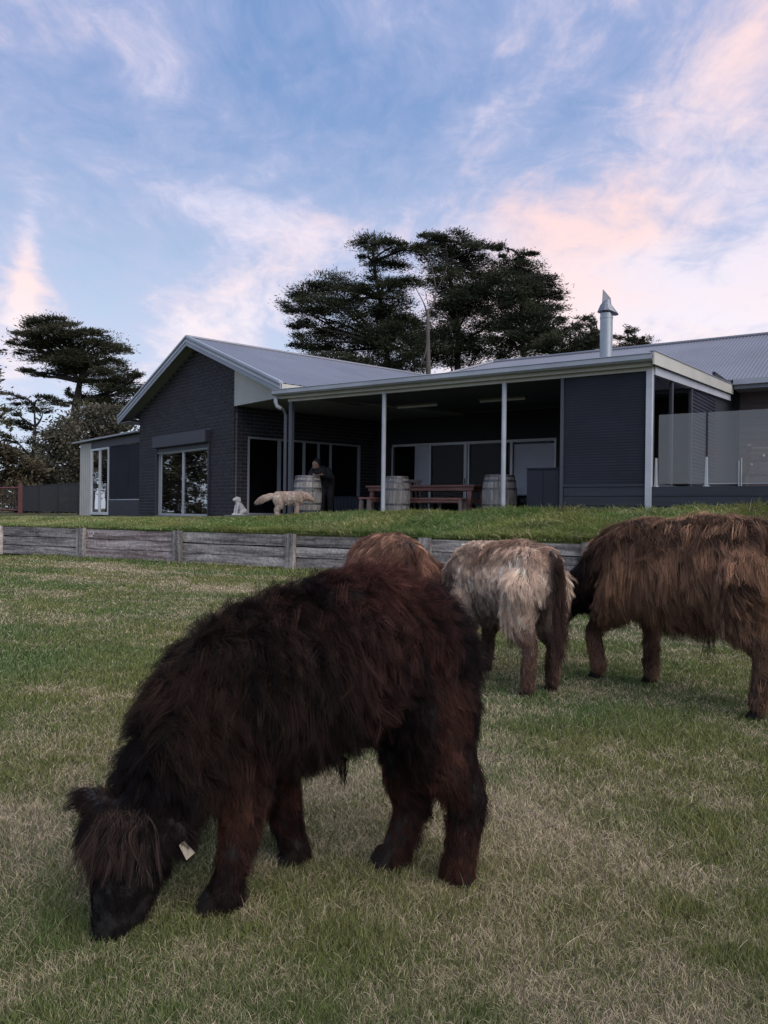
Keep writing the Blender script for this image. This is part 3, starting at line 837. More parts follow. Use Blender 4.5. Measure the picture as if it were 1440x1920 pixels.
# right end of the verandah: barge, beam, windows and sheet wall on the side
mbb = MB()
def skew(s0, s1, t0, t1, za, zb):
    return [(s0, t0, pz(t0) + za), (s1, t0, pz(t0) + za), (s1, t1, pz(t1) + za), (s0, t1, pz(t1) + za), (s0, t0, pz(t0) + zb), (s1, t0, pz(t0) + zb), (s1, t1, pz(t1) + zb), (s0, t1, pz(t1) + zb)]
PA('barge_board', MB().hexa(skew(S1 + .002, S1 + .03, -.26, 6.8, -.12, .10)), M['cream'])
PA('barge_cap', MB().hexa(skew(S1 - .06, S1 + .045, -.27, 6.8, .102, .115)), M['gutter'])
PA('side_beam', MB().hexa(skew(2.70, 2.83, .052, 6.8, -.27, -.122)), M['post'])
sw = PA('side_window', MB().box(2.74, 2.80, .05, .12, .5, 2.44).box(2.74, 2.80, 1.33, 1.43, .5, 2.50).box(2.74, 2.80, 2.88, 2.98, .5, 2.58).box(2.74, 2.80, .12, 2.88, .5, .56), M['darkpost'])
PA('pane', MB().box(2.765, 2.771, .12, 1.33, .56, 2.50), M['glass2'], sw)
PA('pane', MB().box(2.765, 2.771, 1.43, 2.88, .56, 2.55), M['glass2'], sw)
mbw = ribbed(.5, 2.72, lambda s, t: 0, .076, .014, lambda s: 2.98, lambda s: 5.30, True, 6)
mbw.v = [(2.77 + h, t, s) for (s, t, h) in mbw.v]; mbw.f = [tuple(reversed(f)) for f in mbw.f]
PA('side_sheet', mbw, M['iron'])
PA('side_wall', MB().box(2.70, 2.76, 5.31, 7.64, .4, 3.3), M['darkwall'])
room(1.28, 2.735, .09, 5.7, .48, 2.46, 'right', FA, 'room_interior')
# deck
dk = PA('deck', MB().box(2.81, 9.5, .045, 7.6, .40, .452), M['deckgrey'])
for k in range(26): PA('deck_plank', MB().box(2.815, 9.5, .05 + k * .145, .05 + k * .145 + .138, .455, .492), M['deckgrey'], dk)
wwall = PA('deck_wall', MB().box(2.60, 12, 7.645, 7.8, .38, 3.3), M['darkwall'])
for k in range(15):
    z = .50 + k * .178
    PA('weatherboard', MB().hexa([(2.9, 7.575, z), (12, 7.575, z), (12, 7.63, z), (2.9, 7.63, z), (2.9, 7.61, z + .185), (12, 7.61, z + .185), (12, 7.63, z + .185), (2.9, 7.63, z + .185)]), M['weather'], wwall)
PA('deck_soffit', MB().box(2.88, 14, 6.80, 7.62, 3.10, 3.12), M['soffit'])
# --- main roof (hip end at the left, corrugated)
EZ, ET, RT, RZA = 3.31, 6.75, 11.66, 5.34
HS, HR, SE = -10.8, -5.9, 15.0
mz = lambda t: EZ + (RZA - EZ) * (t - ET) / (RT - ET)
hiT = lambda s: RT if s > HR else ET + (RT - ET) * (s - HS) / (HR - HS)
mr = PA('main_roof', ribbed(HS, SE, lambda s, t: mz(t), .0925, .020, lambda s: ET - .06 if s > -3.6 else min(9.6, ET + (-3.6 - s) * .75), hiT, True, 6), M['roof'])
PA('roof_slope', MB().poly([(HS, ET, EZ), (HR, RT, RZA), (SE, RT, RZA), (SE, 2 * RT - ET, EZ), (HS, 2 * RT - ET, EZ)], [(2, 1, 4, 3), (1, 0, 4)]), M['roof'], mr)
PA('ridge_cap', MB().tube([(HR, RT, RZA + .02), (SE, RT, RZA + .02)], .06, 8), M['roof'], mr)
PA('hip_cap', MB().tube([(HS, ET, EZ + .02), (HR, RT, RZA + .02)], .06, 8), M['roof'], mr)
PA('eave_gutter', MB().box(S1 + .05, SE, ET - .14, ET - .01, 3.17, 3.30), M['gutter'])
PA('eave_fascia', MB().box(S1 + .05, SE, ET - .005, ET + .02, 3.08, 3.28), M['fascia'])
PA('roof_flashing', MB().box(-3.7, S1, ET - .12, ET - .06, 3.05, 3.30), M['roof'], mr)
# solar heating mat on the roof, mostly past the frame
sc_m = FA @ Matrix.Translation((0, 0, 0))
PA('roof_panel', MB().hexa([(7.9, 8.9, mz(8.9) + .04), (11, 8.9, mz(8.9) + .04), (11, 9.9, mz(9.9) + .04), (7.9, 9.9, mz(9.9) + .04), (7.9, 8.9, mz(8.9) + .12), (11, 8.9, mz(8.9) + .12), (11, 9.9, mz(9.9) + .12), (7.9, 9.9, mz(9.9) + .12)]), M['darksteel'], mr)
# flue with wind cowl
fb_ = FA @ Matrix.Translation((.93, 3.17, 0))
fl = MB().lathe([(.135, 2.80), (.135, 4.28), (.142, 4.285), (.142, 4.32), (.135, 4.325), (.135, 4.40)], 28).build('flue', M['steel'], house, fb_, smooth=False)
MB().lathe([(.141, 2.86), (.141, 3.02)], 28).build('flue_band', M['steel'], fl, fb_)
MB().lathe([(.21, 2.79), (.20, 2.84), (.15, 2.92)], 24).build('flue_flashing', M['darksteel'], fl, fb_)
cw = fb_ @ Matrix.Rotation(R(33.6), 4, 'Z')
cv = MB()
# hood: a curved sheet shell swept back over the pipe with an upright fin
N = 12
ringb = [(.20 * math.cos(a) + (.06 if math.cos(a) > 0 else 0), .19 * math.sin(a), 4.42 + (.02 if math.cos(a) < 0 else -.05 * math.cos(a))) for a in np.linspace(0, 2 * math.pi, N, endpoint=False)]
ringm = [(.12 * math.cos(a) - .02, .15 * math.sin(a), 4.58) for a in np.linspace(0, 2 * math.pi, N, endpoint=False)]
ringt = [(.085 * math.cos(a) - .00, .09 * math.sin(a), 4.68 + .02 * math.cos(a)) for a in np.linspace(0, 2 * math.pi, N, endpoint=False)]
cv.poly(ringb + ringm + ringt, [(i, (i + 1) % N, N + (i + 1) % N, N + i) for i in range(N)] + [(N + i, N + (i + 1) % N, 2 * N + (i + 1) % N, 2 * N + i) for i in range(N)] + [tuple(range(2 * N, 3 * N)), tuple(reversed(range(N)))])
o = cv.build('cowl', M['darksteel'], fl, cw)
MB().hexa([(-.10, -.012, 4.60), (.10, -.012, 4.60), (.10, .012, 4.60), (-.10, .012, 4.60), (-.085, -.006, 4.93), (.085, -.006, 4.74), (.085, .006, 4.74), (-.085, .006, 4.93)]).build('cowl_fin', M['darksteel'], fl, cw)

# ------------------------------------------------------------------ lean-to shed
SHM = FB @ Matrix.Translation((0, .06, 0))
shed = thing('lean_to_shed', 'low shed with pale corner and ribbed charcoal sheeting beside the brick gable', 'shed', FB @ Matrix.Translation((-8.8, .06, -.2)))
def PS(name, mb, m, parent=shed, **kw): return mb.build(name, m, parent, SHM, **kw)
def upright(mb): mb.v = [(c[0], -c[2], c[1]) for c in mb.v]; return mb
PS('corner_sheet', upright(ribbed(-11.55, -10.42, lambda s, t: 0, .19, .018, lambda s: -.35, lambda s: 2.36)), M['cream'])
sd = PS('sliding_door', MB().box(-10.42, -8.70, -.02, .05, 2.06, 2.13).box(-10.42, -8.70, -.02, .05, -.22, -.12).box(-10.42, -10.32, -.02, .05, -.12, 2.06).box(-8.80, -8.70, -.02, .05, -.12, 2.06).box(-9.62, -9.52, -.02, .05, -.12, 2.06), M['whiteframe'])
PS('pane', MB().box(-10.32, -9.62, .012, .018, -.12, 2.06), M['glass'], sd)
PS('pane', MB().box(-9.52, -8.80, .012, .018, -.12, 2.06), M['glass'], sd)
PS('lintel', MB().box(-10.42, -8.70, .03, .06, 2.131, 2.36), M['room'])
PS('ribbed_sheet', upright(ribbed(-8.68, -6.06, lambda s, t: 0, .14, .022, lambda s: .32, lambda s: 2.10)), M['iron'])
PS('sheet_backing', MB().box(-8.68, -6.06, .03, .05, -.3, 2.12), M['room'])
PS('top_rail', MB().box(-10.40, -6.06, -.012, .028, 2.135, 2.40), M['shutter'])
PS('base_panel', MB().box(-8.68, -6.06, -.016, .04, -.30, .29), M['shutter'])
PS('base_rail', MB().box(-8.68, -6.06, -.03, .04, .292, .32), M['frame'])
PS('shed_roof', MB().hexa([(-11.9, -.20, 2.40), (-6.04, -.20, 2.44), (-6.04, 3.5, 2.60), (-11.9, 3.5, 2.60), (-11.9, -.20, 2.45), (-6.04, -.20, 2.49), (-6.04, 3.5, 2.66), (-11.9, 3.5, 2.66)]), M['gutter'])
MB().poly([(-11.55, .02, -.35), (-11.55, 3.5, -.35), (-11.55, 3.5, 2.4), (-11.55, .02, 2.4)], [(0, 1, 2, 3)]).build('side_sheet', M['cream'], shed, SHM)
P_ = MB().poly([(-10.5, .07, -.3), (-8.6, .07, -.3), (-8.6, 2.2, -.3), (-10.5, 2.2, -.3), (-10.5, .07, 2.2), (-8.6, .07, 2.2), (-8.6, 2.2, 2.2), (-10.5, 2.2, 2.2)], [(0, 1, 2, 3), (7, 6, 5, 4), (5, 6, 2, 1), (6, 7, 3, 2), (7, 4, 0, 3)])
PS('room_interior', P_, M['room'])
PS('concrete_foot', MB().box(-8.9, -6.04, -.10, .04, -.42, -.302), M['concrete'])

# ------------------------------------------------------------------ things on the verandah and deck
FLW = EH + FL
def barrel(name, label, x, y, H, rmax, ang, text=None):
    mx = frame(x, y, FLW, ang)
    t = thing(name, label, 'barrel', mx, 'wine barrels on the verandah')
    rad = lambda z: rmax * (1 - .17 * (2 * z / H - 1) ** 2)
    ns = 26; mb = MB(); K = 9
    for k in range(ns):                       # staves, each with its own edges
        a0, a1 = 2 * math.pi * (k + .03) / ns, 2 * math.pi * (k + .97) / ns
        off = random.uniform(-.0025, .0025)
        b = len(mb.v)
        for i in range(K):
            z = H * i / (K - 1); r = rad(z) + off
            for aa, rr in ((a0, r - .004), (a0 + .02, r), (a1 - .02, r), (a1, r - .004), ((a0 + a1) / 2, r - .03)):
                mb.v.append((rr * math.cos(aa), rr * math.sin(aa), z))
        for i in range(K - 1):
            for j in range(5):
                p, q = b + i * 5 + j, b + i * 5 + (j + 1) % 5
                mb.f.append((p, q, q + 5, p + 5))
        mb.f.append(tuple(b + j for j in reversed(range(5)))); mb.f.append(tuple(b + (K - 1) * 5 + j for j in range(5)))
    mb.build('staves', M['barrel'], t, mx)
    MB().lathe([(rad(H) - .028, H - .06), (rad(H) - .026, H - .035)], 26).build('lid', M['barrel'], t, mx)
    for z0, z1 in ((.0 + .01, .045), (.10, .145), (.27, .31), (H - .31, H - .27), (H - .145, H - .10), (H - .045, H - .008)):
        MB().lathe([(rad(z0) + .001, z0), (rad(z0) + .006, z0), (rad(z1) + .006, z1), (rad(z1) + .001, z1)], 40).build('hoop', M['hoop'], t, mx)
    if text:
        cu = bpy.data.curves.new('lettering', 'FONT'); cu.body = text; cu.size = .105; cu.align_x = 'CENTER'; cu.extrude = 0
        tmp = bpy.data.objects.new('tmp', cu); COL.objects.link(tmp)
        dg = bpy.context.evaluated_depsgraph_get(); me = bpy.data.meshes.new_from_object(tmp.evaluated_get(dg))
        bpy.data.objects.remove(tmp)
        zc = H * .60
        for v in me.vertices:
            z = zc + v.co.y; r = rad(z) + .004; a = v.co.x / r - math.pi / 2 + .45
            v.co = (r * math.cos(a), r * math.sin(a), z)
        link('lettering', me, t, mx, M['ink'])
    return t
p = at(576, 960, 18.45); barrel('wine_barrel', 'weathered oak wine barrel with black lettering behind the cream dog', p.x, p.y, .93, .335, .1, 'Michael Tree')
p = at(744, 960, 17.75); barrel('wine_barrel', 'weathered grey wine barrel standing in front of the picnic table', p.x, p.y, .91, .295, .5)
p = at(936, 960, 16.75); barrel('wine_barrel', 'wide weathered wine barrel beside the dark cabinet', p.x, p.y, .92, .365, 1.1)

# picnic table and benches (red stained)
TM = FA @ Matrix.Translation((-2.86, 1.95, FL))
tb = thing('picnic_table', 'long red stained timber table behind the wine barrels', 'table', TM)
for k in range(5): MB().box(-1.45, 1.45, -.40 + k * .162, -.40 + k * .162 + .152, .70, .74).build('table_board', M['redwood'], tb, TM, bevel=.004)
MB().box(-1.40, 1.40, -.36, -.32, .615, .698).build('apron', M['redwood'], tb, TM)
MB().box(-1.40, 1.40, .32, .36, .615, .698).build('apron', M['redwood'], tb, TM)
for x in (-1.32, 1.30):
    for y in (-.33, .33): MB().hexa([(x - .045, y * 1.25 - .045, 0), (x + .045, y * 1.25 - .045, 0), (x + .045, y * 1.25 + .045, 0), (x - .045, y * 1.25 + .045, 0), (x - .045, y * .8 - .045, .698), (x + .045, y * .8 - .045, .698), (x + .045, y * .8 + .045, .698), (x - .045, y * .8 + .045, .698)]).build('leg', M['redwood'], tb, TM)
def bench(label, mx, L, m=M['redwood']):
    b = thing('bench', label, 'bench', mx, 'timber benches at the table')
    for k in range(2): MB().box(-L / 2, L / 2, -.15 + k * .152, -.15 + k * .152 + .146, .405, .445).build('seat_board', m, b, mx, bevel=.003)
    MB().box(-L / 2 + .05, L / 2 - .05, -.12, -.09, .345, .403).build('rail', m, b, mx)
    for x in (-L / 2 + .06, L / 2 - .06):
        for y in (-.10, .10):
            MB().hexa([(x * 1.03 - .035, y * 1.3 - .035, 0), (x * 1.03 + .035, y * 1.3 - .035, 0), (x * 1.03 + .035, y * 1.3 + .035, 0), (x * 1.03 - .035, y * 1.3 + .035, 0), (x - .035, y - .035, .403), (x + .035, y - .035, .403), (x + .035, y + .035, .403), (x - .035, y + .035, .403)]).build('leg', M['greywood'], b, mx)
    return b
bench('red timber bench on the near long side of the table', FA @ Matrix.Translation((-2.75, 1.28, FL)), 2.5)
bench('red timber bench on the far long side of the table', FA @ Matrix.Translation((-2.86, 2.75, FL)), 2.5)
# slatted chair at the table's end and another leaning behind
def chair(label, mx, m):
    c = thing('garden_chair', label, 'chair', mx, 'slatted timber chairs')
    for k in range(4): MB().box(-.24, .24, -.22 + k * .112, -.22 + k * .112 + .10, .41, .44).build('seat_slat', m, c, mx)
    for k in range(4):
        x = -.21 + k * .125; MB().hexa([(x, .22, .44), (x + .06, .22, .44), (x + .06, .245, .44), (x, .245, .44), (x, .34, .92), (x + .06, .34, .92), (x + .06, .365, .92), (x, .365, .92)]).build('back_slat', m, c, mx)
    MB().box(-.25, .25, .335, .372, .86, .925).build('back_rail', m, c, mx)
    for x in (-.22, .22):
        MB().bar((x, -.20, .41), (x * 1.05, -.27, 0), .05, .05).build('leg', m, c, mx)
        MB().bar((x, .22, .44), (x * 1.05, .30, 0), .05, .05).build('leg', m, c, mx)
    return c
p = at(703, 960, 18.3); bench('short red timber bench across the left end of the table', frame(p.x, p.y, FLW, R(56.4)), .9)
p = at(785, 960, 20.0); chair('grey slatted chair behind the table', frame(p.x, p.y, FLW, R(150)), M['greywood'])

# ribbed planter box and cabinet
p = at(663, 960, 20.9); PMX = frame(p.x, p.y, FLW, R(-33.58))
pb = thing('planter_box', 'dark ribbed metal planter box by the wing doors', 'planter', PMX)
mb = ribbed(-.48, .48, lambda s, t: 0, .12, .014, lambda s: .02, lambda s: .50)
mb.v = [(s, -.22 - h, t) for (s, t, h) in mb.v]; mb.build('ribbed_front', M['iron'], pb, PMX)
MB().box(-.48, .48, -.218, .22, .0, .48).build('box_body', M['iron'], pb, PMX)
MB().box(-.50, .50, -.25, -.218, .48, .51).box(-.50, .50, .218, .25, .48, .51).box(-.50, -.47, -.217, .217, .48, .51).box(.47, .50, -.217, .217, .48, .51).build('rim', M['iron'], pb, PMX)
CMX = FA @ Matrix.Translation((.82, .32, FL))
cb = thing('cabinet', 'plain dark steel cabinet against the corrugated screen', 'cabinet', CMX)
MB().box(-.35, .30, -.28, .28, .0, .96).build('body', M['iron'], cb, CMX, bevel=.006)
MB().box(-.345, -.025, -.296, -.283, .03, .93).build('door', M['iron'], cb, CMX)
MB().box(-.015, .295, -.296, -.283, .03, .93).build('door', M['iron'], cb, CMX)
MB().box(-.36, .31, -.30, .29, .961, .985).build('top', M['iron'], cb, CMX)

# glass balustrade along the deck
BMX = FA @ Matrix.Translation((2.85, .12, .492))
gb = thing('glass_balustrade', 'clear frameless glass balustrade along the raised deck', 'balustrade', BMX)
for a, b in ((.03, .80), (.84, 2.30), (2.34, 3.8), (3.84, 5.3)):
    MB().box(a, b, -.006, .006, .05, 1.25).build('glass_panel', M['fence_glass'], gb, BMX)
MB().box(.807, .833, -.009, .009, .50, 1.25).build('joint_strip', M['black'], gb, BMX)
for x in (-.01, .82, 2.32, 3.82):
    s_ = MB().hexa([(x - .030, -.022, 0), (x + .030, -.022, 0), (x + .030, .022, 0), (x - .030, .022, 0), (x - .018, -.018, .50), (x + .018, -.018, .50), (x + .018, .018, .50), (x - .018, .018, .50)]).build('spigot', M['spigot'], gb, BMX, bevel=.006)
    MB().lathe([(.06, .0), (.058, .014), (.04, .02)], 16, x, 0).build('base_plate', M['spigot'], s_, BMX)
for x, h in ((1.33, .42), (1.37, .46)): MB().tube([(x, -.03, .0), (x, -.03, h)], .011, 8).build('latch_rod', M['spigot'], gb, BMX)
MB().tube([(.84, -.012, .045), (5.3, -.012, .045)], .010, 8).build('bottom_rail', M['spigot'], gb, BMX)
for x, z in ((1.70, .50), (1.52, .36)): MB().lathe([(.02, -.004), (.02, .004)], 12).build('glass_button', M['spigot'], gb, BMX @ Matrix.Translation((x, -.012, z)) @ Matrix.Rotation(R(90), 4, 'X'))
p = FA @ Vector((4.35, 1.5, .492))
DM = frame(p.x, p.y, p.z, R(-20))
dc = thing('deck_chair', 'grey reclining deck chair behind the balustrade glass', 'chair', DM)
MB().box(-.30, .30, -.1, .9, .26, .30).build('seat', M['greywood'], dc, DM)
MB().bar((-.28, -.1, .28), (-.28, -.55, .74), .07, .03).build('back_rail', M['greywood'], dc, DM)
MB().bar((.28, -.1, .28), (.28, -.55, .74), .07, .03).build('back_rail', M['greywood'], dc, DM)
for k in range(5): MB().box(-.25, .25, -.17 - k * .085, -.13 - k * .085, .34 + k * .085, .37 + k * .085).build('back_slat', M['greywood'], dc, DM)
for x in (-.27, .27):
    for y in (-.05, .85): MB().box(x - .02, x + .02, y - .02, y + .02, 0, .258).build('leg', M['greywood'], dc, DM)

# ------------------------------------------------------------------ fence and gate at the left
p0 = at(147, 962, 32.5); p1 = at(40, 963, 36.0)
gz = .83
fn = thing('black_fence', 'black mesh fence running left from the shed', 'fence', frame(p0.x, p0.y, gz, 0))
a, b = Vector((p0.x, p0.y, gz)), Vector((p1.x, p1.y, gz))
for k in range(4):
    q = a.lerp(b, k / 3); MB().box(q.x - .04, q.x + .04, q.y - .04, q.y + .04, gz - .1, gz + 1.28).build('post', M['black'], fn)
MB().tube([a + Vector((0, 0, 1.22)), b + Vector((0, 0, 1.18))], .02, 6).build('rail', M['black'], fn)
MB().tube([a + Vector((0, 0, .08)), b + Vector((0, 0, .08))], .02, 6).build('rail', M['black'], fn)
mw = MB()
for k in range(150):
    q = a.lerp(b, k / 150); mw.bar(q + Vector((0, 0, .08)), q + Vector((0, 0, 1.2)), .011, .011)
tag(mw.build('mesh_wires', M['black'], fn), None, None, None, 'stuff')
g0 = at(38, 963, 31.0); g1 = at(-75, 963, 32.5)
gt = thing('field_gate', 'rust red pipe gate with wire mesh beside the black fence', 'gate', frame(g0.x, g0.y, gz, 0))
a, b = Vector((g0.x, g0.y, gz)), Vector((g1.x, g1.y, gz))
MB().box(a.x - .06, a.x + .06, a.y - .06, a.y + .06, gz - .1, gz + 1.12).build('gate_post', M['rustred'], gt)
for z in (.12, .98): MB().tube([a + Vector((-.08, 0, z)), b + Vector((0, 0, z))], .035, 8).build('rail', M['rustred'], gt)
mw = MB()
for k in range(1, 26):
    q = a.lerp(b, k / 26); mw.bar(q + Vector((0, 0, .12)), q + Vector((0, 0, .98)), .008, .008)
for k in range(1, 9):
    z = .12 + k * .096; mw.bar(a + Vector((-.08, 0, z)), b + Vector((0, 0, z)), .008, .008)
tag(mw.build('mesh_wires', M['wire'], gt), None, None, None, 'stuff')

# ------------------------------------------------------------------ trees
def leaf_cloud(pads, size, aspect, dens, seed, c0, c1, flat=.35, up=.25, fill=.45):
    """pads: (centre, rx, ry, rz); spiky leaf sprays spread through each pad, denser at the rim and top"""
    r = np.random.default_rng(seed)
    V = []; C = []
    for (c, rx, ry, rz) in pads:
        c = np.array(c)
        n = int(dens * 13 * (rx * ry + rx * rz + ry * rz) / (size * size * aspect * 6))
        # lumps inside the pad
        nl = max(5, int(rx * ry * 2.2 / (size * 2.0)))
        lc = r.normal(0, 1, (nl, 3)); lc /= np.linalg.norm(lc, axis=1)[:, None]; lc *= r.uniform(fill, 1.0, (nl, 1)) ** .6
        lid = r.integers(0, nl, n)
        ls = r.uniform(.16, .34, nl)
        d = r.normal(0, 1, (n, 3)) * ls[lid][:, None]
        q = lc[lid] + d
        pos = c + q * np.array([rx, ry, rz])
        out = q * np.array([1 / rx, 1 / ry, .6 / rz]); out /= np.linalg.norm(out, axis=1)[:, None] + 1e-6
        dirv = out + r.normal(0, .55, (n, 3)); dirv[:, 2] = dirv[:, 2] * flat + up
        dirv /= np.linalg.norm(dirv, axis=1)[:, None]
        sd = np.cross(dirv, r.normal(0, 1, (n, 3))); sd /= np.linalg.norm(sd, axis=1)[:, None] + 1e-6
        L = size * r.uniform(.5, 1.5, n); w = L * aspect * r.uniform(.7, 1.3, n)
        a = pos - dirv * (L * .5)[:, None]; b = pos + dirv * (L * .5)[:, None]
        m1 = pos + sd * (w * .5)[:, None]; m2 = pos - sd * (w * .5)[:, None]
        V.append(np.stack([a, m1, b, m2], 1))
        tone = (r.uniform(.55, 1.3, nl)[lid] * r.uniform(.7, 1.3, n))[:, None]
        mx = np.clip(r.normal(.5, .3, nl)[lid] + r.normal(0, .15, n), 0, 1)[:, None]
        C.append((np.array(c0) * (1 - mx) + np.array(c1) * mx) * tone)
    V = np.concatenate(V); C = np.concatenate(C)
    n = len(V)
    me = np_mesh('crown', V.reshape(-1, 3), np.arange(4 * n).reshape(n, 4), 4)
    set_col(me, np.clip(np.repeat(C, 4, 0), 0, 1))
    return me
def limb(mb, a, b, r0, r1, bend=.12, n=6, seed=0):
    rr = random.Random(seed); a, b = Vector(a), Vector(b); L = (b - a).length
    off = Vector((rr.uniform(-1, 1), rr.uniform(-1, 1), rr.uniform(-.2, .8))) * L * bend
    pts = [a.lerp(b, i / n) + off * math.sin(math.pi * i / n) for i in range(n + 1)]
    mb.tube(pts, [r0 + (r1 - r0) * i / n for i in range(n + 1)], 7)
def tree(name, label, cat, d, trunk, tr, padpx, size=.42, aspect=.2, dens=2.6, seed=1, c0=(.030, .040, .022), c1=(.055, .062, .034), depth=.75, group=None, limbs=True, bark='bark', dj=1.6, **kw):
    """trunk: photograph pixels from the foot up; padpx: (px, py, half width px, half height px)"""
    rr = random.Random(seed)
    k = d / FPX
    base = at(trunk[0][0], trunk[0][1], d); base.z = .8
    t = thing(name, label, cat, frame(base.x, base.y, .8, 0), group)
    mb = MB(); pts = [base] + [at(x, y, d) for x, y in trunk[1:]]
    n = len(pts)
    mb.tube(pts, [tr * .72 * (1 - .80 * i / (n - 1)) for i in range(n)], 10)
    mb.build('trunk', M[bark], t, smooth=True)
    pads = []; lb = MB()
    for j, (px, py, hx, hy) in enumerate(padpx):
        dd = d + rr.uniform(-dj, dj) * (1 if hx < 90 else .5)
        c = at(px, py, dd); pads.append((tuple(c), hx * k, hx * k * depth, hy * k * .95))
        if limbs:
            below = [q for q in pts[1:] if q.z < c.z + .4] or [pts[1]]
            s = min(below, key=lambda q: (q - c).length + abs(q.z - (c.z - (q - c).length * .35)))
            lb = MB(); limb(lb, s, c, .04 + tr * .22, .03, .14, 6, seed * 100 + j)
            for e in range(2):
                e2 = c + Vector((rr.uniform(-.7, .7) * hx * k, rr.uniform(-.5, .5) * hx * k, rr.uniform(-.2, .4) * hy * k)); limb(lb, s.lerp(c, .7), e2, .05, .015, .1, 4, seed * 50 + j * 3 + e)
            lb.build('branch', M[bark], t, smooth=True)
    me = leaf_cloud(pads, size, aspect, dens, seed, c0, c1, **kw)
    link('crown', me, t, None, M['leaf'])
    return t

GP = 'tall dark pines behind the roof'
PC0, PC1 = (.026, .035, .022), (.066, .070, .040)
kwp = dict(size=.23, aspect=.20, dens=3.9, fill=.3, c0=PC0, c1=PC1, group=GP)
tree('pine_tree', 'dark layered pine at the left of the clump behind the roof', 'tree', 58, [(735, 960), (730, 760), (725, 650), (712, 560), (700, 490), (700, 462)], .42,
     [(700, 455, 45, 11), (735, 462, 42, 12), (725, 492, 45, 14), (690, 478, 22, 8), (755, 530, 34, 14), (720, 545, 46, 18), (640, 530, 58, 17), (585, 548, 50, 16), (560, 570, 30, 13), (610, 570, 55, 18), (575, 590, 40, 12),
      (650, 585, 48, 20), (600, 612, 52, 13), (655, 630, 60, 22), (580, 640, 38, 14), (610, 655, 50, 14), (700, 620, 45, 24), (735, 590, 38, 20), (690, 662, 55, 22), (745, 650, 45, 30), (650, 560, 40, 14), (560, 608, 26, 8), (625, 678, 60, 14), (700, 690, 60, 16), (765, 685, 50, 20), (770, 610, 26, 20), (722, 522, 40, 16), (730, 575, 45, 20), (715, 605, 45, 22), (735, 628, 50, 24), (680, 545, 30, 12), (775, 462, 36, 11)], seed=2, **kwp)
tree('pine_tree', 'tallest dark pine in the middle of the clump behind the roof', 'tree', 60, [(855, 960), (858, 760), (858, 640), (850, 560), (838, 490), (835, 450)], .46,
     [(835, 442, 34, 11), (800, 452, 34, 11), (870, 462, 44, 14), (905, 462, 36, 12), (820, 470, 50, 15), (860, 495, 60, 22), (905, 500, 45, 20), (860, 535, 58, 24), (925, 540, 45, 22), (890, 575, 60, 22), (835, 585, 42, 20),
      (930, 600, 45, 24), (870, 620, 60, 26), (820, 640, 48, 26), (900, 650, 60, 24), (845, 668, 60, 22), (785, 665, 45, 22), (840, 515, 45, 18), (848, 560, 46, 20), (880, 545, 50, 22), (790, 630, 40, 26), (930, 565, 40, 20), (945, 520, 34, 18)], seed=3, **kwp)
tree('pine_tree', 'dark pine with flat tiered boughs at the right of the clump', 'tree', 57, [(985, 960), (985, 760), (982, 660), (978, 590), (972, 520), (975, 485)], .38,
     [(985, 482, 30, 11), (958, 490, 30, 14), (945, 465, 14, 10), (1000, 505, 42, 13), (960, 520, 48, 18), (1020, 525, 34, 9), (1005, 545, 50, 14), (1040, 552, 34, 8), (970, 560, 50, 20), (1020, 575, 46, 12), (985, 600, 55, 18), (1030, 600, 30, 12),
      (950, 625, 45, 20), (1010, 632, 55, 20), (965, 655, 55, 20), (975, 540, 46, 18), (980, 582, 50, 18), (1000, 618, 50, 18), (1040, 630, 40, 16)], seed=4, **kwp)
tree('pine_tree', 'lower dark pine at the far right of the clump', 'tree', 55, [(1050, 960), (1052, 760), (1052, 680), (1055, 630)], .28,
     [(1040, 620, 36, 14), (1075, 612, 28, 12), (1090, 600, 14, 8), (1060, 640, 48, 20), (1100, 640, 30, 16), (1080, 655, 50, 14), (1020, 655, 40, 14)], seed=5, **kwp)
tree('pine_tree', 'small dark tree just left of the steel flue', 'tree', 62, [(1112, 960), (1113, 760), (1113, 640)], .2,
     [(1112, 598, 11, 10), (1110, 612, 16, 12), (1116, 632, 24, 14), (1105, 652, 30, 14)], seed=6, **dict(kwp, size=.2))
tree('pine_tree', 'small dark tree just right of the steel flue', 'tree', 62, [(1180, 960), (1180, 760), (1180, 640)], .2,
     [(1177, 616, 7, 10), (1190, 626, 14, 9), (1168, 632, 18, 10), (1206, 638, 14, 8), (1185, 642, 30, 10), (1180, 656, 44, 12)], seed=7, **dict(kwp, size=.2, c1=(.07, .055, .035)))
# bare grey stem between the pines
dt = at(803, 960, 54); dt.z = .8
de = thing('dead_tree', 'bare pale grey dead tree between the dark pines', 'tree', frame(dt.x, dt.y, .8, 0))
mb = MB(); tp = [dt] + [at(x, y, 54) for x, y in ((803, 760), (803, 690), (802, 620), (803, 580))]
mb.tube(tp, [.30, .22, .17, .13, .10], 8); mb.build('trunk', M['deadbark'], de, smooth=True)
mb = MB()
for (a, b, r0) in (((803, 590), (818, 545), .09), ((818, 545), (808, 490), .06), ((803, 600), (782, 545), .06), ((802, 640), (788, 690), .09), ((818, 545), (838, 500), .04), ((782, 545), (768, 520), .03), ((808, 490), (790, 470), .03), ((803, 570), (796, 540), .03)):
    mb = MB(); limb(mb, at(*a, 54), at(*b, 54), r0, r0 * .4, .06, 5, a[0] + b[1]); mb.build('branch', M['deadbark'], de, smooth=True)

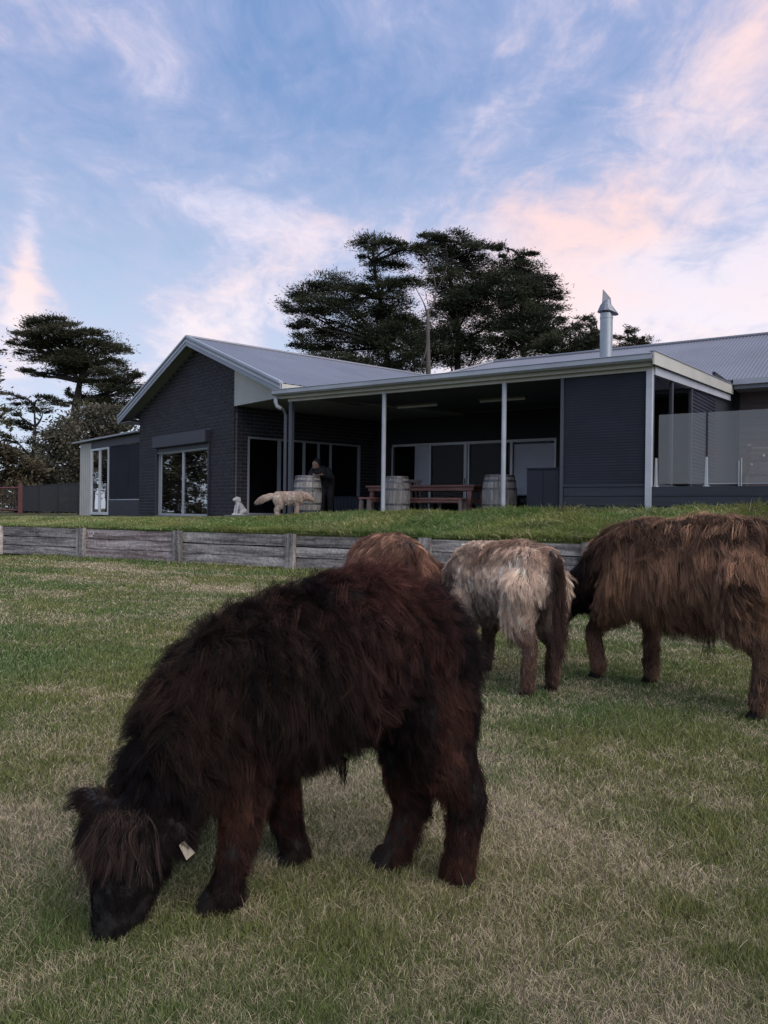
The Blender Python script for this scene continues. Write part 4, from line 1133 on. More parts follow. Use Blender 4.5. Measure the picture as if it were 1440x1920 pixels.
# left: the big cypress and its neighbours
CC0, CC1 = (.030, .038, .022), (.070, .068, .038)
cyp = tree('cypress_tree', 'big wind-shaped cypress with flat dark crown behind the shed', 'tree', 55, [(140, 960), (138, 800), (143, 755), (150, 715), (155, 690)], .62,
     [(100, 603, 46, 9), (75, 612, 36, 9), (55, 625, 32, 9), (125, 618, 48, 13), (160, 630, 46, 13), (90, 632, 55, 12), (40, 642, 24, 7), (65, 652, 44, 10), (120, 648, 60, 15), (185, 645, 40, 13), (45, 662, 18, 6), (95, 672, 50, 10), (205, 655, 32, 12),
      (150, 670, 62, 16), (215, 675, 30, 12), (110, 690, 42, 9), (165, 695, 60, 14), (215, 698, 34, 12), (60, 698, 24, 6), (80, 705, 24, 5), (195, 715, 50, 14), (240, 710, 34, 12), (262, 700, 16, 7), (225, 735, 52, 14), (250, 728, 26, 12), (180, 745, 45, 10), (130, 735, 14, 9), (205, 760, 55, 12), (120, 755, 22, 8), (240, 760, 36, 12)],
     size=.22, aspect=.22, dens=3.6, seed=8, c0=CC0, c1=CC1, fill=.3, flat=.28)
tree('pine_tree', 'smaller dark pine left of the big cypress', 'tree', 62, [(65, 960), (62, 860), (66, 800), (64, 760)], .3,
     [(28, 742, 20, 8), (75, 748, 26, 9), (60, 760, 32, 9), (30, 770, 26, 9), (80, 772, 20, 7), (35, 795, 30, 10), (70, 805, 28, 9), (25, 822, 26, 9), (60, 832, 36, 11), (95, 820, 20, 9), (40, 850, 40, 10), (80, 858, 40, 12)], size=.28, aspect=.2, dens=2.6, seed=9, c0=PC0, c1=PC1)
tree('gum_tree', 'pale green tree cut off by the photograph edge at the far left', 'tree', 45, [(-30, 960), (-28, 850), (-25, 720), (-20, 660)], .3,
     [(-12, 665, 18, 16), (-14, 700, 20, 20), (-10, 735, 16, 14), (-18, 770, 24, 24), (-6, 800, 24, 24), (-14, 840, 30, 26), (4, 775, 12, 16)], size=.26, aspect=.4, dens=2.0, seed=10, c0=(.06, .065, .035), c1=(.11, .10, .055))
BC = dict(limbs=True, size=.20, aspect=.40, dens=4.0, depth=.8, flat=.8, up=.1, fill=.25)
tree('shrub', 'tall grey green bush behind the shed roof', 'bush', 44, [(175, 960), (175, 880), (175, 820)], .16,
     [(150, 790, 50, 30), (200, 785, 50, 26), (240, 778, 36, 18), (120, 810, 40, 30), (170, 830, 60, 36), (225, 815, 45, 30), (130, 860, 50, 40), (185, 880, 50, 40), (240, 850, 30, 30)], seed=11, c0=(.075, .074, .052), c1=(.13, .12, .085), **BC)
tree('shrub', 'dense dark bush behind the black fence', 'bush', 42, [(110, 960), (110, 920), (108, 880)], .14,
     [(100, 865, 40, 34), (130, 900, 46, 34), (85, 905, 44, 36), (120, 935, 60, 30), (70, 940, 44, 26)], seed=12, c0=(.045, .046, .032), c1=(.080, .074, .050), **BC)
tree('shrub', 'brownish green bush behind the red gate', 'bush', 40, [(30, 960), (30, 920), (28, 880)], .14,
     [(20, 860, 34, 28), (55, 880, 36, 26), (25, 895, 44, 30), (70, 905, 30, 26), (0, 900, 40, 40), (40, 930, 60, 28), (-20, 860, 40, 40)], seed=13, c0=(.060, .052, .032), c1=(.105, .085, .052), **BC)

# trees to the left of the view, seen as reflections in the gable window
def copy_tree_thing(src, dx, dy, ang, sc, label, group=None):
    base = wmx(src)
    root = bpy.data.objects.new(src.name.split('.')[0], None); COL.objects.link(root)
    T = Matrix.Translation((base.translation.x + dx, base.translation.y + dy, .8)) @ Matrix.Rotation(ang, 4, 'Z') @ Matrix.Scale(sc, 4)
    WM[root.name] = T; root.matrix_basis = T
    tag(root, label, 'bush', group)
    for ch in src.children:
        c = ch.copy(); COL.objects.link(c); c.parent = root
        c.matrix_parent_inverse = Matrix.Identity(4)
        c.matrix_basis = base.inverted() @ wmx(ch)
    return root
GL = 'bushes along the left boundary'
srcs = [o for o in COL.objects if o.name.startswith('shrub')]
for i, (x, y, a_, sc) in enumerate(((-27, 33, 1.3, 1.0), (-31, 36.5, 2.4, 1.15), (-24, 28.5, 4.0, .8), (-37, 43, .4, 1.0))):
    src = srcs[i % 3]; b_ = wmx(src).translation
    copy_tree_thing(src, x - b_.x, y - b_.y, a_, sc, ('nearer', 'taller', 'lowest', 'farthest')[i] + ' bush on the left boundary, mirrored in the gable window', GL)

# ------------------------------------------------------------------ animals and person: one skin over a skeleton of tapered limbs
def unit_sphere(nu=14, nv=9):
    v = [(0, 0, 1)]; f = []
    for j in range(1, nv):
        th = math.pi * j / nv
        for i in range(nu):
            a = 2 * math.pi * i / nu; v.append((math.sin(th) * math.cos(a), math.sin(th) * math.sin(a), math.cos(th)))
    v.append((0, 0, -1)); last = len(v) - 1
    for i in range(nu):
        f.append((0, 1 + i, 1 + (i + 1) % nu))
        f.append((last, 1 + (nv - 2) * nu + (i + 1) % nu, 1 + (nv - 2) * nu + i))
    for j in range(nv - 2):
        for i in range(nu):
            a, b = 1 + j * nu + i, 1 + j * nu + (i + 1) % nu
            f.append((a, a + nu, b + nu)); f.append((a, b + nu, b))
    return np.array(v), np.array(f)
USV, USF = unit_sphere()
def seg(a, b, ra, rb, L=.06, c0=(.02, .015, .012), c1=(.05, .03, .02), g=None, lift=.45, sq=None, n=1.0):
    return dict(a=np.array(a, float), b=np.array(b, float), ra=ra, rb=rb, L=L, c0=np.array(c0), c1=np.array(c1), g=None if g is None else np.array(g, float), lift=lift, sq=sq, dens=n)
def chain(pts, rads, **kw): return [seg(pts[i], pts[i + 1], rads[i], rads[i + 1], **kw) for i in range(len(pts) - 1)]
def skin(name, segs, voxel, material, parent, smooth=6):
    V = []; F = []; nb = 0
    for s in segs:
        L = np.linalg.norm(s['b'] - s['a']); st = max(2, int(L / (min(s['ra'], s['rb']) * .28)) + 1)
        for t in np.linspace(0, 1, st):
            p = s['a'] * (1 - t) + s['b'] * t; r = s['ra'] * (1 - t) + s['rb'] * t
            v = USV * r
            if s['sq'] is not None:
                ax = np.array(s['sq'][0], float); ax /= np.linalg.norm(ax)
                v = v - (v @ ax)[:, None] * ax * (1 - s['sq'][1])
            V.append(v + p); F.append(USF + nb); nb += len(USV)
    me = np_mesh(name, np.concatenate(V), np.concatenate(F), 3)
    o = bpy.data.objects.new('tmp', me); COL.objects.link(o)
    m = o.modifiers.new('r', 'REMESH'); m.mode = 'VOXEL'; m.voxel_size = voxel
    m = o.modifiers.new('s', 'SMOOTH'); m.factor = .5; m.iterations = smooth
    dg = bpy.context.evaluated_depsgraph_get()
    res = bpy.data.meshes.new_from_object(o.evaluated_get(dg))
    bpy.data.objects.remove(o); bpy.data.meshes.remove(me)
    res.name = name
    for p in res.polygons: p.use_smooth = True
    return link(name, res, parent, None, material)

def coat(body, segs, facing, nclump, per, seed, thick=.0005, spread=.012, name='fur', curl=.12, streak=.5, tuck=.55, parent=None, zmin=0.004, bright=1.0, swirl=2.2, pale_share=.06, droop_k=.75):
    """long hair in locks over a skin mesh"""
    r = np.random.default_rng(seed)
    me = body.data; me.calc_loop_triangles()
    nv = len(me.vertices); co = np.empty(nv * 3, np.float32); me.vertices.foreach_get('co', co); co = co.reshape(-1, 3).astype(float)
    nt = len(me.loop_triangles); ti = np.empty(nt * 3, np.int32); me.loop_triangles.foreach_get('vertices', ti); ti = ti.reshape(-1, 3)
    A, B, C = co[ti[:, 0]], co[ti[:, 1]], co[ti[:, 2]]
    fn = np.cross(B - A, C - A); ar = np.linalg.norm(fn, axis=1); fn /= ar[:, None] + 1e-12
    vn = np.zeros((nv, 3))
    for k in range(3): np.add.at(vn, ti[:, k], fn * ar[:, None])
    vn /= np.linalg.norm(vn, axis=1)[:, None] + 1e-12
    pick = r.choice(nt, nclump, p=ar / ar.sum())
    u, v = r.uniform(0, 1, (2, nclump)); sw = u + v > 1; u[sw] = 1 - u[sw]; v[sw] = 1 - v[sw]
    w = 1 - u - v
    P = A[pick] * w[:, None] + B[pick] * u[:, None] + C[pick] * v[:, None]
    Nn = vn[ti[pick, 0]] * w[:, None] + vn[ti[pick, 1]] * u[:, None] + vn[ti[pick, 2]] * v[:, None]
    Nn /= np.linalg.norm(Nn, axis=1)[:, None]
    f = np.array(facing, float); f /= np.linalg.norm(f)
    left = np.array([-f[1], f[0], 0])
    W = np.zeros((nclump, len(segs))); 
    for i, s in enumerate(segs):
        d = s['b'] - s['a']; L2 = max(1e-9, d @ d)
        t = np.clip(((P - s['a']) @ d) / L2, 0, 1)
        q = s['a'] + t[:, None] * d
        dd = np.linalg.norm(P - q, axis=1) - (s['ra'] * (1 - t) + s['rb'] * t)
        W[:, i] = dd
    W = np.exp(-(W - W.min(1, keepdims=True)) / .022); W /= W.sum(1, keepdims=True)
    g_ = lambda key: W @ np.array([s[key] for s in segs], float)
    Lc = g_('L') * r.uniform(.65, 1.25, nclump)
    lift = g_('lift')
    c0, c1 = W @ np.array([s['c0'] for s in segs]), W @ np.array([s['c1'] for s in segs])
    keep = r.uniform(0, 1, nclump) < g_('dens')
    # grooming: down the flanks, back along the topline, parted on the spine
    lat = np.sign((P - P.mean(0)) @ left)
    G = np.tile(np.array([0, 0, -1.0]), (nclump, 1)) - f * .55 + left * (.5 * Nn[:, 2:3].clip(0, 1) * lat[:, None])
    for i, s in enumerate(segs):
        if s['g'] is not None: G = G * (1 - W[:, i:i + 1]) + s['g'] * W[:, i:i + 1] * 1.2
    swl = np.stack([fbm(P[:, 0] * 7 + 3, P[:, 2] * 7 + P[:, 1] * 5, 2, seed + k) - .5 for k in range(3)], 1)
    G = G + swl * swirl + r.normal(0, .14, (nclump, 3))
    G = G - (G * Nn).sum(1, keepdims=True) * Nn
    G /= np.linalg.norm(G, axis=1)[:, None] + 1e-6
    P, Nn, Lc, lift, c0, c1, G = (a[keep] for a in (P, Nn, Lc, lift, c0, c1, G))
    nclump = len(P)
    st = fbm(P[:, 0] * 9 + P[:, 1] * 7, P[:, 2] * 3.5, 3, seed + 9)
    mixc = np.clip((st - .5) * 2.6 * streak + .42 + r.normal(0, .26, nclump), 0, 1)
    K = 7; t = np.linspace(0, 1, K)
    n = nclump * per
    ix = np.repeat(np.arange(nclump), per)
    tx = np.cross(G, Nn); 
    o1, o2 = r.normal(0, spread, (2, n))
    root = P[ix] + G[ix] * o1[:, None] + tx[ix] * o2[:, None] - Nn[ix] * .006
    L = Lc[ix] * r.uniform(.7, 1.12, n)
    D0 = Nn * lift[:, None] + G * (1 - lift[:, None]) + r.normal(0, .10, (nclump, 3)); D0 /= np.linalg.norm(D0, axis=1)[:, None]
    hd = D0[ix] + r.normal(0, .13, (n, 3)); hd /= np.linalg.norm(hd, axis=1)[:, None]
    droop = (G[ix] * .55 + np.array([0, 0, -.55]) - D0[ix] * .35)
    # lock: hairs draw together towards the tip
    pts = np.zeros((n, K, 3))
    wav = r.normal(0, 1, (nclump, 3)); ph = r.uniform(0, 6.28, nclump)
    for k in range(K):
        tk = t[k]
        p = root + L[:, None] * (hd * tk + droop * (tk ** 2 * droop_k))
        axis_ = P[ix] + (Lc[ix])[:, None] * (D0[ix] * tk + droop * (tk ** 2 * droop_k))
        cl = tuck * tk ** 1.4
        p = p * (1 - cl) + axis_ * cl
        p = p + (Lc[ix] * curl * tk * np.sin(ph[ix] + tk * 6.0))[:, None] * wav[ix] * .5
        p[:, 2] = np.maximum(p[:, 2], zmin + .01 * r.uniform(0, 1, n))
        pts[:, k] = p
    rad = thick * r.uniform(.7, 1.3, (n, 1)) * (1 - .75 * t[None, :] ** 1.6)
    mh = np.clip(mixc[ix] + r.normal(0, .12, n), 0, 1)[:, None]
    col = (c0[ix] * (1 - mh) + c1[ix] * mh) * r.uniform(.75, 1.3, (n, 1)) * bright
    gl = (r.uniform(0, 1, nclump) < pale_share)[ix]; col[gl] = col[gl] * 2.0  # a random share of the locks has paler hair
    return strands(name, pts, rad, np.clip(col, 0.001, 1), M['hair'], parent)

def locks(name, parent, roots, dirs, L, per, c0, c1, seed, thick=.0006, spread=.01, sag=.35, K=9, lv=.25, tight=.6):
    """a few separate long locks, e.g. a fringe or a tail switch"""
    r = np.random.default_rng(seed)
    roots = np.array(roots, float); dirs = np.array(dirs, float); dirs /= np.linalg.norm(dirs, axis=1)[:, None]
    nc = len(roots); n = nc * per; ix = np.repeat(np.arange(nc), per)
    Lc = np.broadcast_to(np.array(L, float), (nc,)) * r.uniform(1 - lv, 1 + lv, nc)
    t = np.linspace(0, 1, K); pts = np.zeros((n, K, 3))
    off = r.normal(0, spread, (n, 3)); wob = r.normal(0, .08, (nc, 3)); hw = r.normal(0, .05, (n, 3))
    Lh = Lc[ix] * r.uniform(.75, 1.1, n)
    for k, tk in enumerate(t):
        p = roots[ix] + off * (1 - tight * tk) + Lh[:, None] * (dirs[ix] * tk + np.array([0, 0, -1]) * sag * tk ** 2)
        p += (Lh * np.sin(tk * 5))[:, None] * wob[ix] + (Lh * tk ** 2)[:, None] * hw
        p[:, 2] = np.maximum(p[:, 2], .01)
        pts[:, k] = p
    rad = thick * r.uniform(.7, 1.3, (n, 1)) * (1 - .7 * t[None, :] ** 2)
    mh = np.clip(r.uniform(0, 1, nc)[ix] + r.normal(0, .15, n), 0, 1)[:, None]
    return strands(name, pts, rad, np.clip(np.array(c0) * (1 - mh) + np.array(c1) * mh, .001, 1), M['hair'], parent)

def hoof(parent, x, y, z, ang, s=1.0):
    mx = frame(x, y, z, ang); mb = MB()
    for sd in (-1, 1):
        y0, y1 = (sd * .003 * s, sd * .036 * s)
        if y0 > y1: y0, y1 = y1, y0
        mb.hexa([(-.032 * s, y0, 0), (.058 * s, y0, 0), (.040 * s, y1, 0), (-.030 * s, y1, 0), (-.026 * s, y0, .05 * s), (.022 * s, y0, .055 * s), (.014 * s, y1 * .85, .05 * s), (-.024 * s, y1 * .85, .05 * s)])
    return mb.build('hoof', M['hoof'], parent, mx, bevel=.005 * s)

# ---- the near black calf, grazing
BK, BR, RED = (.0048, .0042, .0050), (.030, .0185, .0145), (.075, .030, .023)
RB = (.060, .027, .019)
calf = thing('highland_calf', 'shaggy black brown calf grazing in the foreground, head down at the lower left', 'calf', frame(-.1, 2.27, 0, 0), 'shaggy highland calves on the lawn')
def q(px, py, d): return tuple(at(px, py, d))
k22 = 2.25 / FPX
fc = (-1, -.12, 0)
S = []
bo = dict(c0=BK, c1=BR)
S += [seg(q(770, 1195, 2.36), q(690, 1215, 2.34), .148, .172, L=.070, c0=(.011, .008, .008), c1=RED, lift=.74),
      seg(q(690, 1215, 2.34), q(560, 1255, 2.30), .180, .195, L=.090, c0=BK, c1=(.042, .026, .022), lift=.66),
      seg(q(560, 1255, 2.30), q(455, 1290, 2.25), .195, .190, L=.090, lift=.64, **bo),
      seg(q(700, 1135, 2.33), q(560, 1180, 2.28), .10, .105, L=.080, c0=(.011, .007, .008), c1=RED, lift=.75),
      seg(q(560, 1180, 2.28), q(450, 1225, 2.23), .105, .10, L=.080, lift=.72, **bo),
      seg(q(800, 1240, 2.36), q(798, 1330, 2.36), .138, .118, L=.06, c0=BK, c1=(.048, .025, .022), lift=.60),
      seg(q(590, 1318, 2.30), q(470, 1345, 2.25), .140, .152, L=.058, lift=.36, **bo),
      seg(q(690, 1290, 2.34), q(590, 1318, 2.32), .118, .138, L=.055, lift=.36, **bo),
      seg(q(455, 1290, 2.25), q(385, 1335, 2.19), .185, .140, L=.085, lift=.66, **bo),
      seg(q(410, 1400, 2.20), q(450, 1420, 2.22), .105, .11, L=.07, lift=.5, **bo),
      seg(q(390, 1330, 2.18), q(332, 1425, 2.12), .138, .112, L=.080, lift=.68, **bo),
      seg(q(332, 1425, 2.12), q(285, 1520, 2.06), .112, .092, L=.070, lift=.66, **bo)]
# head: poll, broad brow, deep cheeks, square muzzle
hc = dict(c0=(.008, .0065, .007), c1=(.020, .014, .013))
S += [seg(q(272, 1540, 2.04), q(236, 1560, 2.00), .084, .086, L=.05, lift=.5, g=(-.1, -.3, -1), **hc),
      seg(q(205, 1560, 1.98), q(275, 1565, 1.98), .066, .066, L=.04, lift=.45, g=(0, -.3, -1), **hc),
      seg(q(236, 1570, 1.99), q(226, 1645, 1.965), .086, .070, L=.020, lift=.32, g=(-.1, -.2, -1), **hc),
      seg(q(226, 1645, 1.965), q(212, 1710, 1.965), .070, .050, L=.013, lift=.28, g=(0, -.1, -1), **hc),
      seg(q(212, 1710, 1.965), q(205, 1742, 1.965), .052, .042, L=.008, lift=.2, g=(0, 0, -1), **hc),
      seg(q(268, 1620, 2.02), q(244, 1700, 2.0), .062, .046, L=.022, lift=.32, **hc)]
# ears: leaf shaped, held out sideways
ea = dict(c0=(.012, .008, .008), c1=(.040, .023, .019))
S += [seg(q(218, 1535, 2.00), q(185, 1508, 2.00), .032, .040, L=.030, g=(-1, 0, .1), lift=.4, sq=((0, 1, .2), .5), **ea),
      seg(q(185, 1508, 2.00), q(160, 1496, 2.00), .040, .030, L=.034, g=(-1, 0, .3), lift=.4, sq=((0, 1, .2), .5), **ea),
      seg(q(160, 1496, 2.00), q(148, 1490, 2.00), .030, .014, L=.034, g=(-1, 0, .4), lift=.4, sq=((0, 1, .2), .5), **ea),
      seg(q(288, 1545, 1.99), q(325, 1560, 1.98), .030, .040, L=.030, g=(.9, 0, -.5), lift=.4, sq=((0, 1, .2), .5), **ea),
      seg(q(325, 1560, 1.98), q(346, 1582, 1.98), .040, .020, L=.034, g=(.7, 0, -.9), lift=.4, sq=((0, 1, .2), .5), **ea)]
# legs
lc = dict(c0=(.012, .008, .008), c1=RB, lift=.28)
def leg(pts, rad, **kw):
    kk = dict(lc); kk.update(kw); return chain(pts, rad, **kk)
S += leg([q(455, 1400, 2.17), q(452, 1480, 2.14), q(448, 1560, 2.11), q(432, 1630, 2.10), q(420, 1680, 2.10)], [.100, .066, .046, .037, .043], L=.036)
S += leg([q(510, 1420, 2.36), q(528, 1500, 2.37), q(540, 1555, 2.38), q(555, 1600, 2.385)], [.085, .053, .039, .039], L=.032)
S += leg([q(812, 1320, 2.30), q(830, 1415, 2.28), q(876, 1500, 2.28), q(866, 1580, 2.275), q(858, 1632, 2.275)], [.128, .090, .054, .042, .046], L=.036)
S += leg([q(760, 1330, 2.40), q(765, 1440, 2.39), q(775, 1510, 2.39), q(752, 1570, 2.375), q(735, 1612, 2.37)], [.105, .076, .050, .041, .045], L=.034)
body = skin('body', S, .012, M['hide'], calf, 6)
coat(body, S, fc, 10500, 18, 5, thick=.00042, spread=.012, parent=calf, curl=.30, tuck=.62, streak=1.0, swirl=3.2, pale_share=.10, droop_k=.55)
# fringe over the face
r_ = np.random.default_rng(8)
def on_skin(ob, p, lift=.004):
    ok, co, no, _ = ob.closest_point_on_mesh(Vector(p)); return co + no * lift, no
rt = []; dr = []
for i in range(120):
    px = 228 + max(-48, min(48, r_.normal(0, 32))); py = 1515 + abs(r_.normal(0, 30)) - 14
    c_, n_ = on_skin(body, q(px, py, 1.90))
    sw_ = r_.normal(0, .25) - .12
    rt.append(tuple(c_)); dr.append((n_.x * .75 + (px - 250) * .004 + sw_, n_.y * .55 - .06, -.62))
locks('forelock', calf, rt, dr, .068, 20, (.009, .007, .007), (.062, .042, .034), 31, thick=.00042, spread=.008, sag=.5, lv=.5, tight=.9)
rt = [tuple(on_skin(body, q(235 + 12 * i, 1575 + 5 * i, 1.88), .012)[0]) for i in range(5)]
locks('pale_strands', calf, rt, [(.05 - .05 * i, -.20, -.9) for i in range(5)], .075, 4, (.08, .06, .05), (.16, .12, .10), 32, thick=.0006, spread=.003, sag=.35)
# hanging belly hair
rt = [q(640 + r_.uniform(-14, 14), 1420, 2.32) for i in range(12)]
locks('belly_tuft', calf, rt, [(r_.uniform(-.08, .08), 0, -1) for i in range(12)], .085, 6, BK, BR, 33, thick=.0005, spread=.003, sag=.1)
for (px, py, d) in ((256, 1636, 1.95), (182, 1628, 1.95)):
    e = on_skin(body, q(px, py, d - .15), -.004)[0]; MB().lathe([(.001, -.013), (.009, -.009), (.0125, 0), (.009, .009), (.001, .013)], 14).build('eye', M['eye'], calf, Matrix.Translation(e), smooth=True)
n0 = q(200, 1752, 1.962)
nz = MB()
for t_ in range(1): nz.lathe([(.004, -.020), (.030, -.016), (.042, -.002), (.038, .014), (.016, .024)], 18)
nz.build('nose', M['nose'], calf, Matrix.Translation(n0) @ Matrix.Scale(.75, 4, (0, 1, 0)) @ Matrix.Rotation(R(8), 4, 'Y'), smooth=True)
for sg in (-1, 1): MB().lathe([(.002, -.010), (.009, -.005), (.011, .003), (.004, .010)], 12).build('nostril', M['nostril'], calf, Matrix.Translation((n0[0] + .018 * sg - .006, n0[1] - .030, n0[2] - .002)) @ Matrix.Rotation(R(35 * sg), 4, 'Y') @ Matrix.Scale(.6, 4, (1, 0, 0)) @ Matrix.Scale(.7, 4, (0, 1, 0)), smooth=True)
# ear tag
tgp = q(348, 1592, 1.965)
TG = Matrix.Translation(tgp) @ Matrix.Rotation(R(-35), 4, 'Y') @ Matrix.Rotation(R(35), 4, 'Z')
tgo = MB().hexa([(-.013, -.0015, -.022), (.013, -.0015, -.022), (.013, .0015, -.022), (-.013, .0015, -.022), (-.008, -.0015, .018), (.008, -.0015, .018), (.008, .0015, .018), (-.008, .0015, .018)]).build('ear_tag', M['tag'], calf, TG)
for (px, py, d, a_) in ((412, 1702, 2.10, R(185)), (560, 1618, 2.385, R(190)), (868, 1655, 2.275, R(185)), (735, 1632, 2.37, R(200))):
    h_ = q(px, py, d); hoof(calf, h_[0] - .012, h_[1] - .005, 0.0, a_, 1.05)

# ---- the other cattle share one skeleton in their own frame: x forward, y left, z up
def cow(label, x, y, ang, sc, pal, head, seed, legs, nc=4200, per=11, Lb=.09, hide='hide2', neck=None, tail=True, curl=.2, th=.0009, fat=1.0, ln=1.0):
    f = np.array([math.cos(ang), math.sin(ang), 0]); l = np.array([-f[1], f[0], 0])
    def T(px, py, pz): return tuple(np.array([x, y, 0]) + (f * px * ln + l * py * fat + np.array([0, 0, pz])) * sc)
    root = thing('highland_calf', label, 'calf', frame(x, y, 0, ang), 'shaggy highland calves on the lawn')
    top, side, low, lg, hd = pal['top'], pal['side'], pal['low'], pal['leg'], pal['head']
    Z = lambda pts: [T(*p) for p in pts]
    s_ = lambda *a, **k: seg(*a, **k)
    S = []
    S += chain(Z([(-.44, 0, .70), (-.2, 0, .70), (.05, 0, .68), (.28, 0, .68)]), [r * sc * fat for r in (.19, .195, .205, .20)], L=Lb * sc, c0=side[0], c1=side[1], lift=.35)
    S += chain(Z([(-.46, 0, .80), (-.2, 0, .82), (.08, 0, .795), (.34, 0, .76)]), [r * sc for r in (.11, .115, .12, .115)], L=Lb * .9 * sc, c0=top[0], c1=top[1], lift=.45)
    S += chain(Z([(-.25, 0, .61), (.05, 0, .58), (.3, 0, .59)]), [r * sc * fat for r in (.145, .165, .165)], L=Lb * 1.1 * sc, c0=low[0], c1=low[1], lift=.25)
    S += chain(Z([(.30, 0, .72), (.45, 0, .68)]), [.19 * sc, .15 * sc], L=Lb * sc, c0=side[0], c1=side[1], lift=.4)
    nk = neck or [(.45, 0, .70), (.62, 0, .60), (.74, 0, .50)]
    S += [seg(T(*nk[0]), T(*nk[1]), .165 * sc, .135 * sc, L=.075 * sc, c0=pal.get('neck', side)[0], c1=pal.get('neck', side)[1], lift=.4), seg(T(*nk[1]), T(*nk[2]), .13 * sc, .105 * sc, L=.06 * sc, c0=hd[0], c1=hd[1], lift=.4)]
    hp, hm = head
    S += chain(Z([nk[-1], hp]), [.105 * sc, .10 * sc], L=.045 * sc, c0=hd[0], c1=hd[1], lift=.4)
    mid = tuple((a * .45 + b * .55) for a, b in zip(hp, hm))
    S += chain(Z([hp, mid, hm]), [.10 * sc, .078 * sc, .058 * sc], L=.02 * sc, c0=hd[0], c1=hd[1], lift=.25)
    for sg in (1, -1):
        e0 = (hp[0], hp[1] + .07 * sg, hp[2] + .02); e1 = (hp[0] - .03, hp[1] + .19 * sg, hp[2] + .0)
        S += [seg(T(*e0), T(*e1), .028 * sc, .034 * sc, L=.05 * sc, c0=hd[0], c1=hd[1], g=tuple(l * sg), lift=.4, sq=(tuple(f), .5))]
    for kind, sg, dx in legs:
        if kind == 'f':
            pts = [(.30, .11 * sg, .58), (.30 + dx * .2, .125 * sg, .42), (.31 + dx * .6, .12 * sg, .26), (.31 + dx, .12 * sg, .07)]; rd = (.12, .075, .052, .050)
        elif kind == 'lift':
            pts = [(.30, .11 * sg, .58), (.40, .125 * sg, .43), (.52, .12 * sg, .29), (.48, .12 * sg, .10)]; rd = (.12, .075, .052, .050)
        else:
            pts = [(-.42, .12 * sg, .66), (-.38 + dx * .3, .14 * sg, .47), (-.49 + dx * .7, .13 * sg, .31), (-.46 + dx, .13 * sg, .07)]; rd = (.150 * fat, .098, .056, .048)
        S += [seg(T(*pts[0]), T(*pts[1]), rd[0] * sc, rd[1] * sc, L=.07 * sc, c0=side[0], c1=side[1], lift=.3)]
        S += chain(Z(pts[1:]), [r * sc * .84 for r in rd[1:]], L=.028 * sc, c0=lg[0], c1=lg[1], lift=.25)
        hz = pts[-1][2] - .07
        hp_ = T(pts[-1][0] + .01, pts[-1][1], 0); hoof(root, hp_[0], hp_[1], hz * sc, ang, .95 * sc)
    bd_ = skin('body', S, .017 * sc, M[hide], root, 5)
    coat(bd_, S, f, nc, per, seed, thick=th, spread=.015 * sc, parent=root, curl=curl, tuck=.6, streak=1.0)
    if tail:
        rt = [T(-.635, w * .02, .86) for w in (-1.5, -.5, 0, .5, 1.5)] * 2; 
        tl = MB().tube([T(-.60, 0, .88), T(-.66, 0, .80), T(-.675, 0, .62), T(-.67, 0, .42)], [.016 * sc, .02 * sc, .018 * sc, .010 * sc], 8)
        tl.build('tail', M[hide], root)
        rr = np.random.default_rng(seed + 3); rts = []; dd = []
        for i in range(60):
            z = rr.uniform(.36, .86); rts.append(T(-.672 - rr.uniform(0, .015), rr.normal(0, .018), z)); dd.append(tuple(-f * rr.uniform(.05, .3) + l * rr.normal(0, .12) + np.array([0, 0, -1])))
        locks('tail_hair', root, rts, dd, .15 * sc, 22, pal['tail'][0], pal['tail'][1], seed + 4, thick=th * .8, spread=.012, sag=.2)
    # sheath tuft, eyes and muzzle
    rr = np.random.default_rng(seed + 5)
    locks('belly_tuft', root, [T(-.12 + rr.normal(0, .012), rr.normal(0, .01), .40) for i in range(8)], [(rr.normal(0, .06), rr.normal(0, .06), -1) for i in range(8)], .16 * sc, 10, low[0], low[0], seed + 6, thick=th * .8, spread=.005, sag=.1)
    for sg in (1, -1):
        MB().lathe([(.001, -.016), (.011, -.011), (.016, 0), (.011, .011), (.001, .016)], 12).build('eye', M['eye'], root, Matrix.Translation(T(hp[0] * .6 + hm[0] * .4 + .02, hp[1] + .075 * sg, hp[2] * .6 + hm[2] * .4 + .02)), smooth=True)
    MB().lathe([(.006, -.03), (.045, -.022), (.056, 0), (.045, .022), (.006, .03)], 16).build('nose', M['nose'], root, Matrix.Translation(T(hm[0] + .012, hm[1], hm[2] - .012)) @ Matrix.Scale(sc, 4), smooth=True)
    return root

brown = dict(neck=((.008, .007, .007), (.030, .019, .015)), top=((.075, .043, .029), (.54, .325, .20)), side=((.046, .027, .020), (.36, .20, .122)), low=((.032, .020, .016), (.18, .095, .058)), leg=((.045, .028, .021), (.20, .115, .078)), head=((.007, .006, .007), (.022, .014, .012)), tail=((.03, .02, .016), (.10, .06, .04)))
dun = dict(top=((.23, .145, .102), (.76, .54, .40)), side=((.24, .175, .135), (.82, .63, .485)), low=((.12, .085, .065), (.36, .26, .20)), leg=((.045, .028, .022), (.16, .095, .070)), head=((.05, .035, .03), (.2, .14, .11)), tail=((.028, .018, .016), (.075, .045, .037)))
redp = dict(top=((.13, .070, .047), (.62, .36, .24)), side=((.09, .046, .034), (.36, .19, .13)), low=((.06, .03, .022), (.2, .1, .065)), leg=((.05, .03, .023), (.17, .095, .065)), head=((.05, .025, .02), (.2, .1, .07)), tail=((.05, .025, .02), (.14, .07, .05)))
ang = R(125)
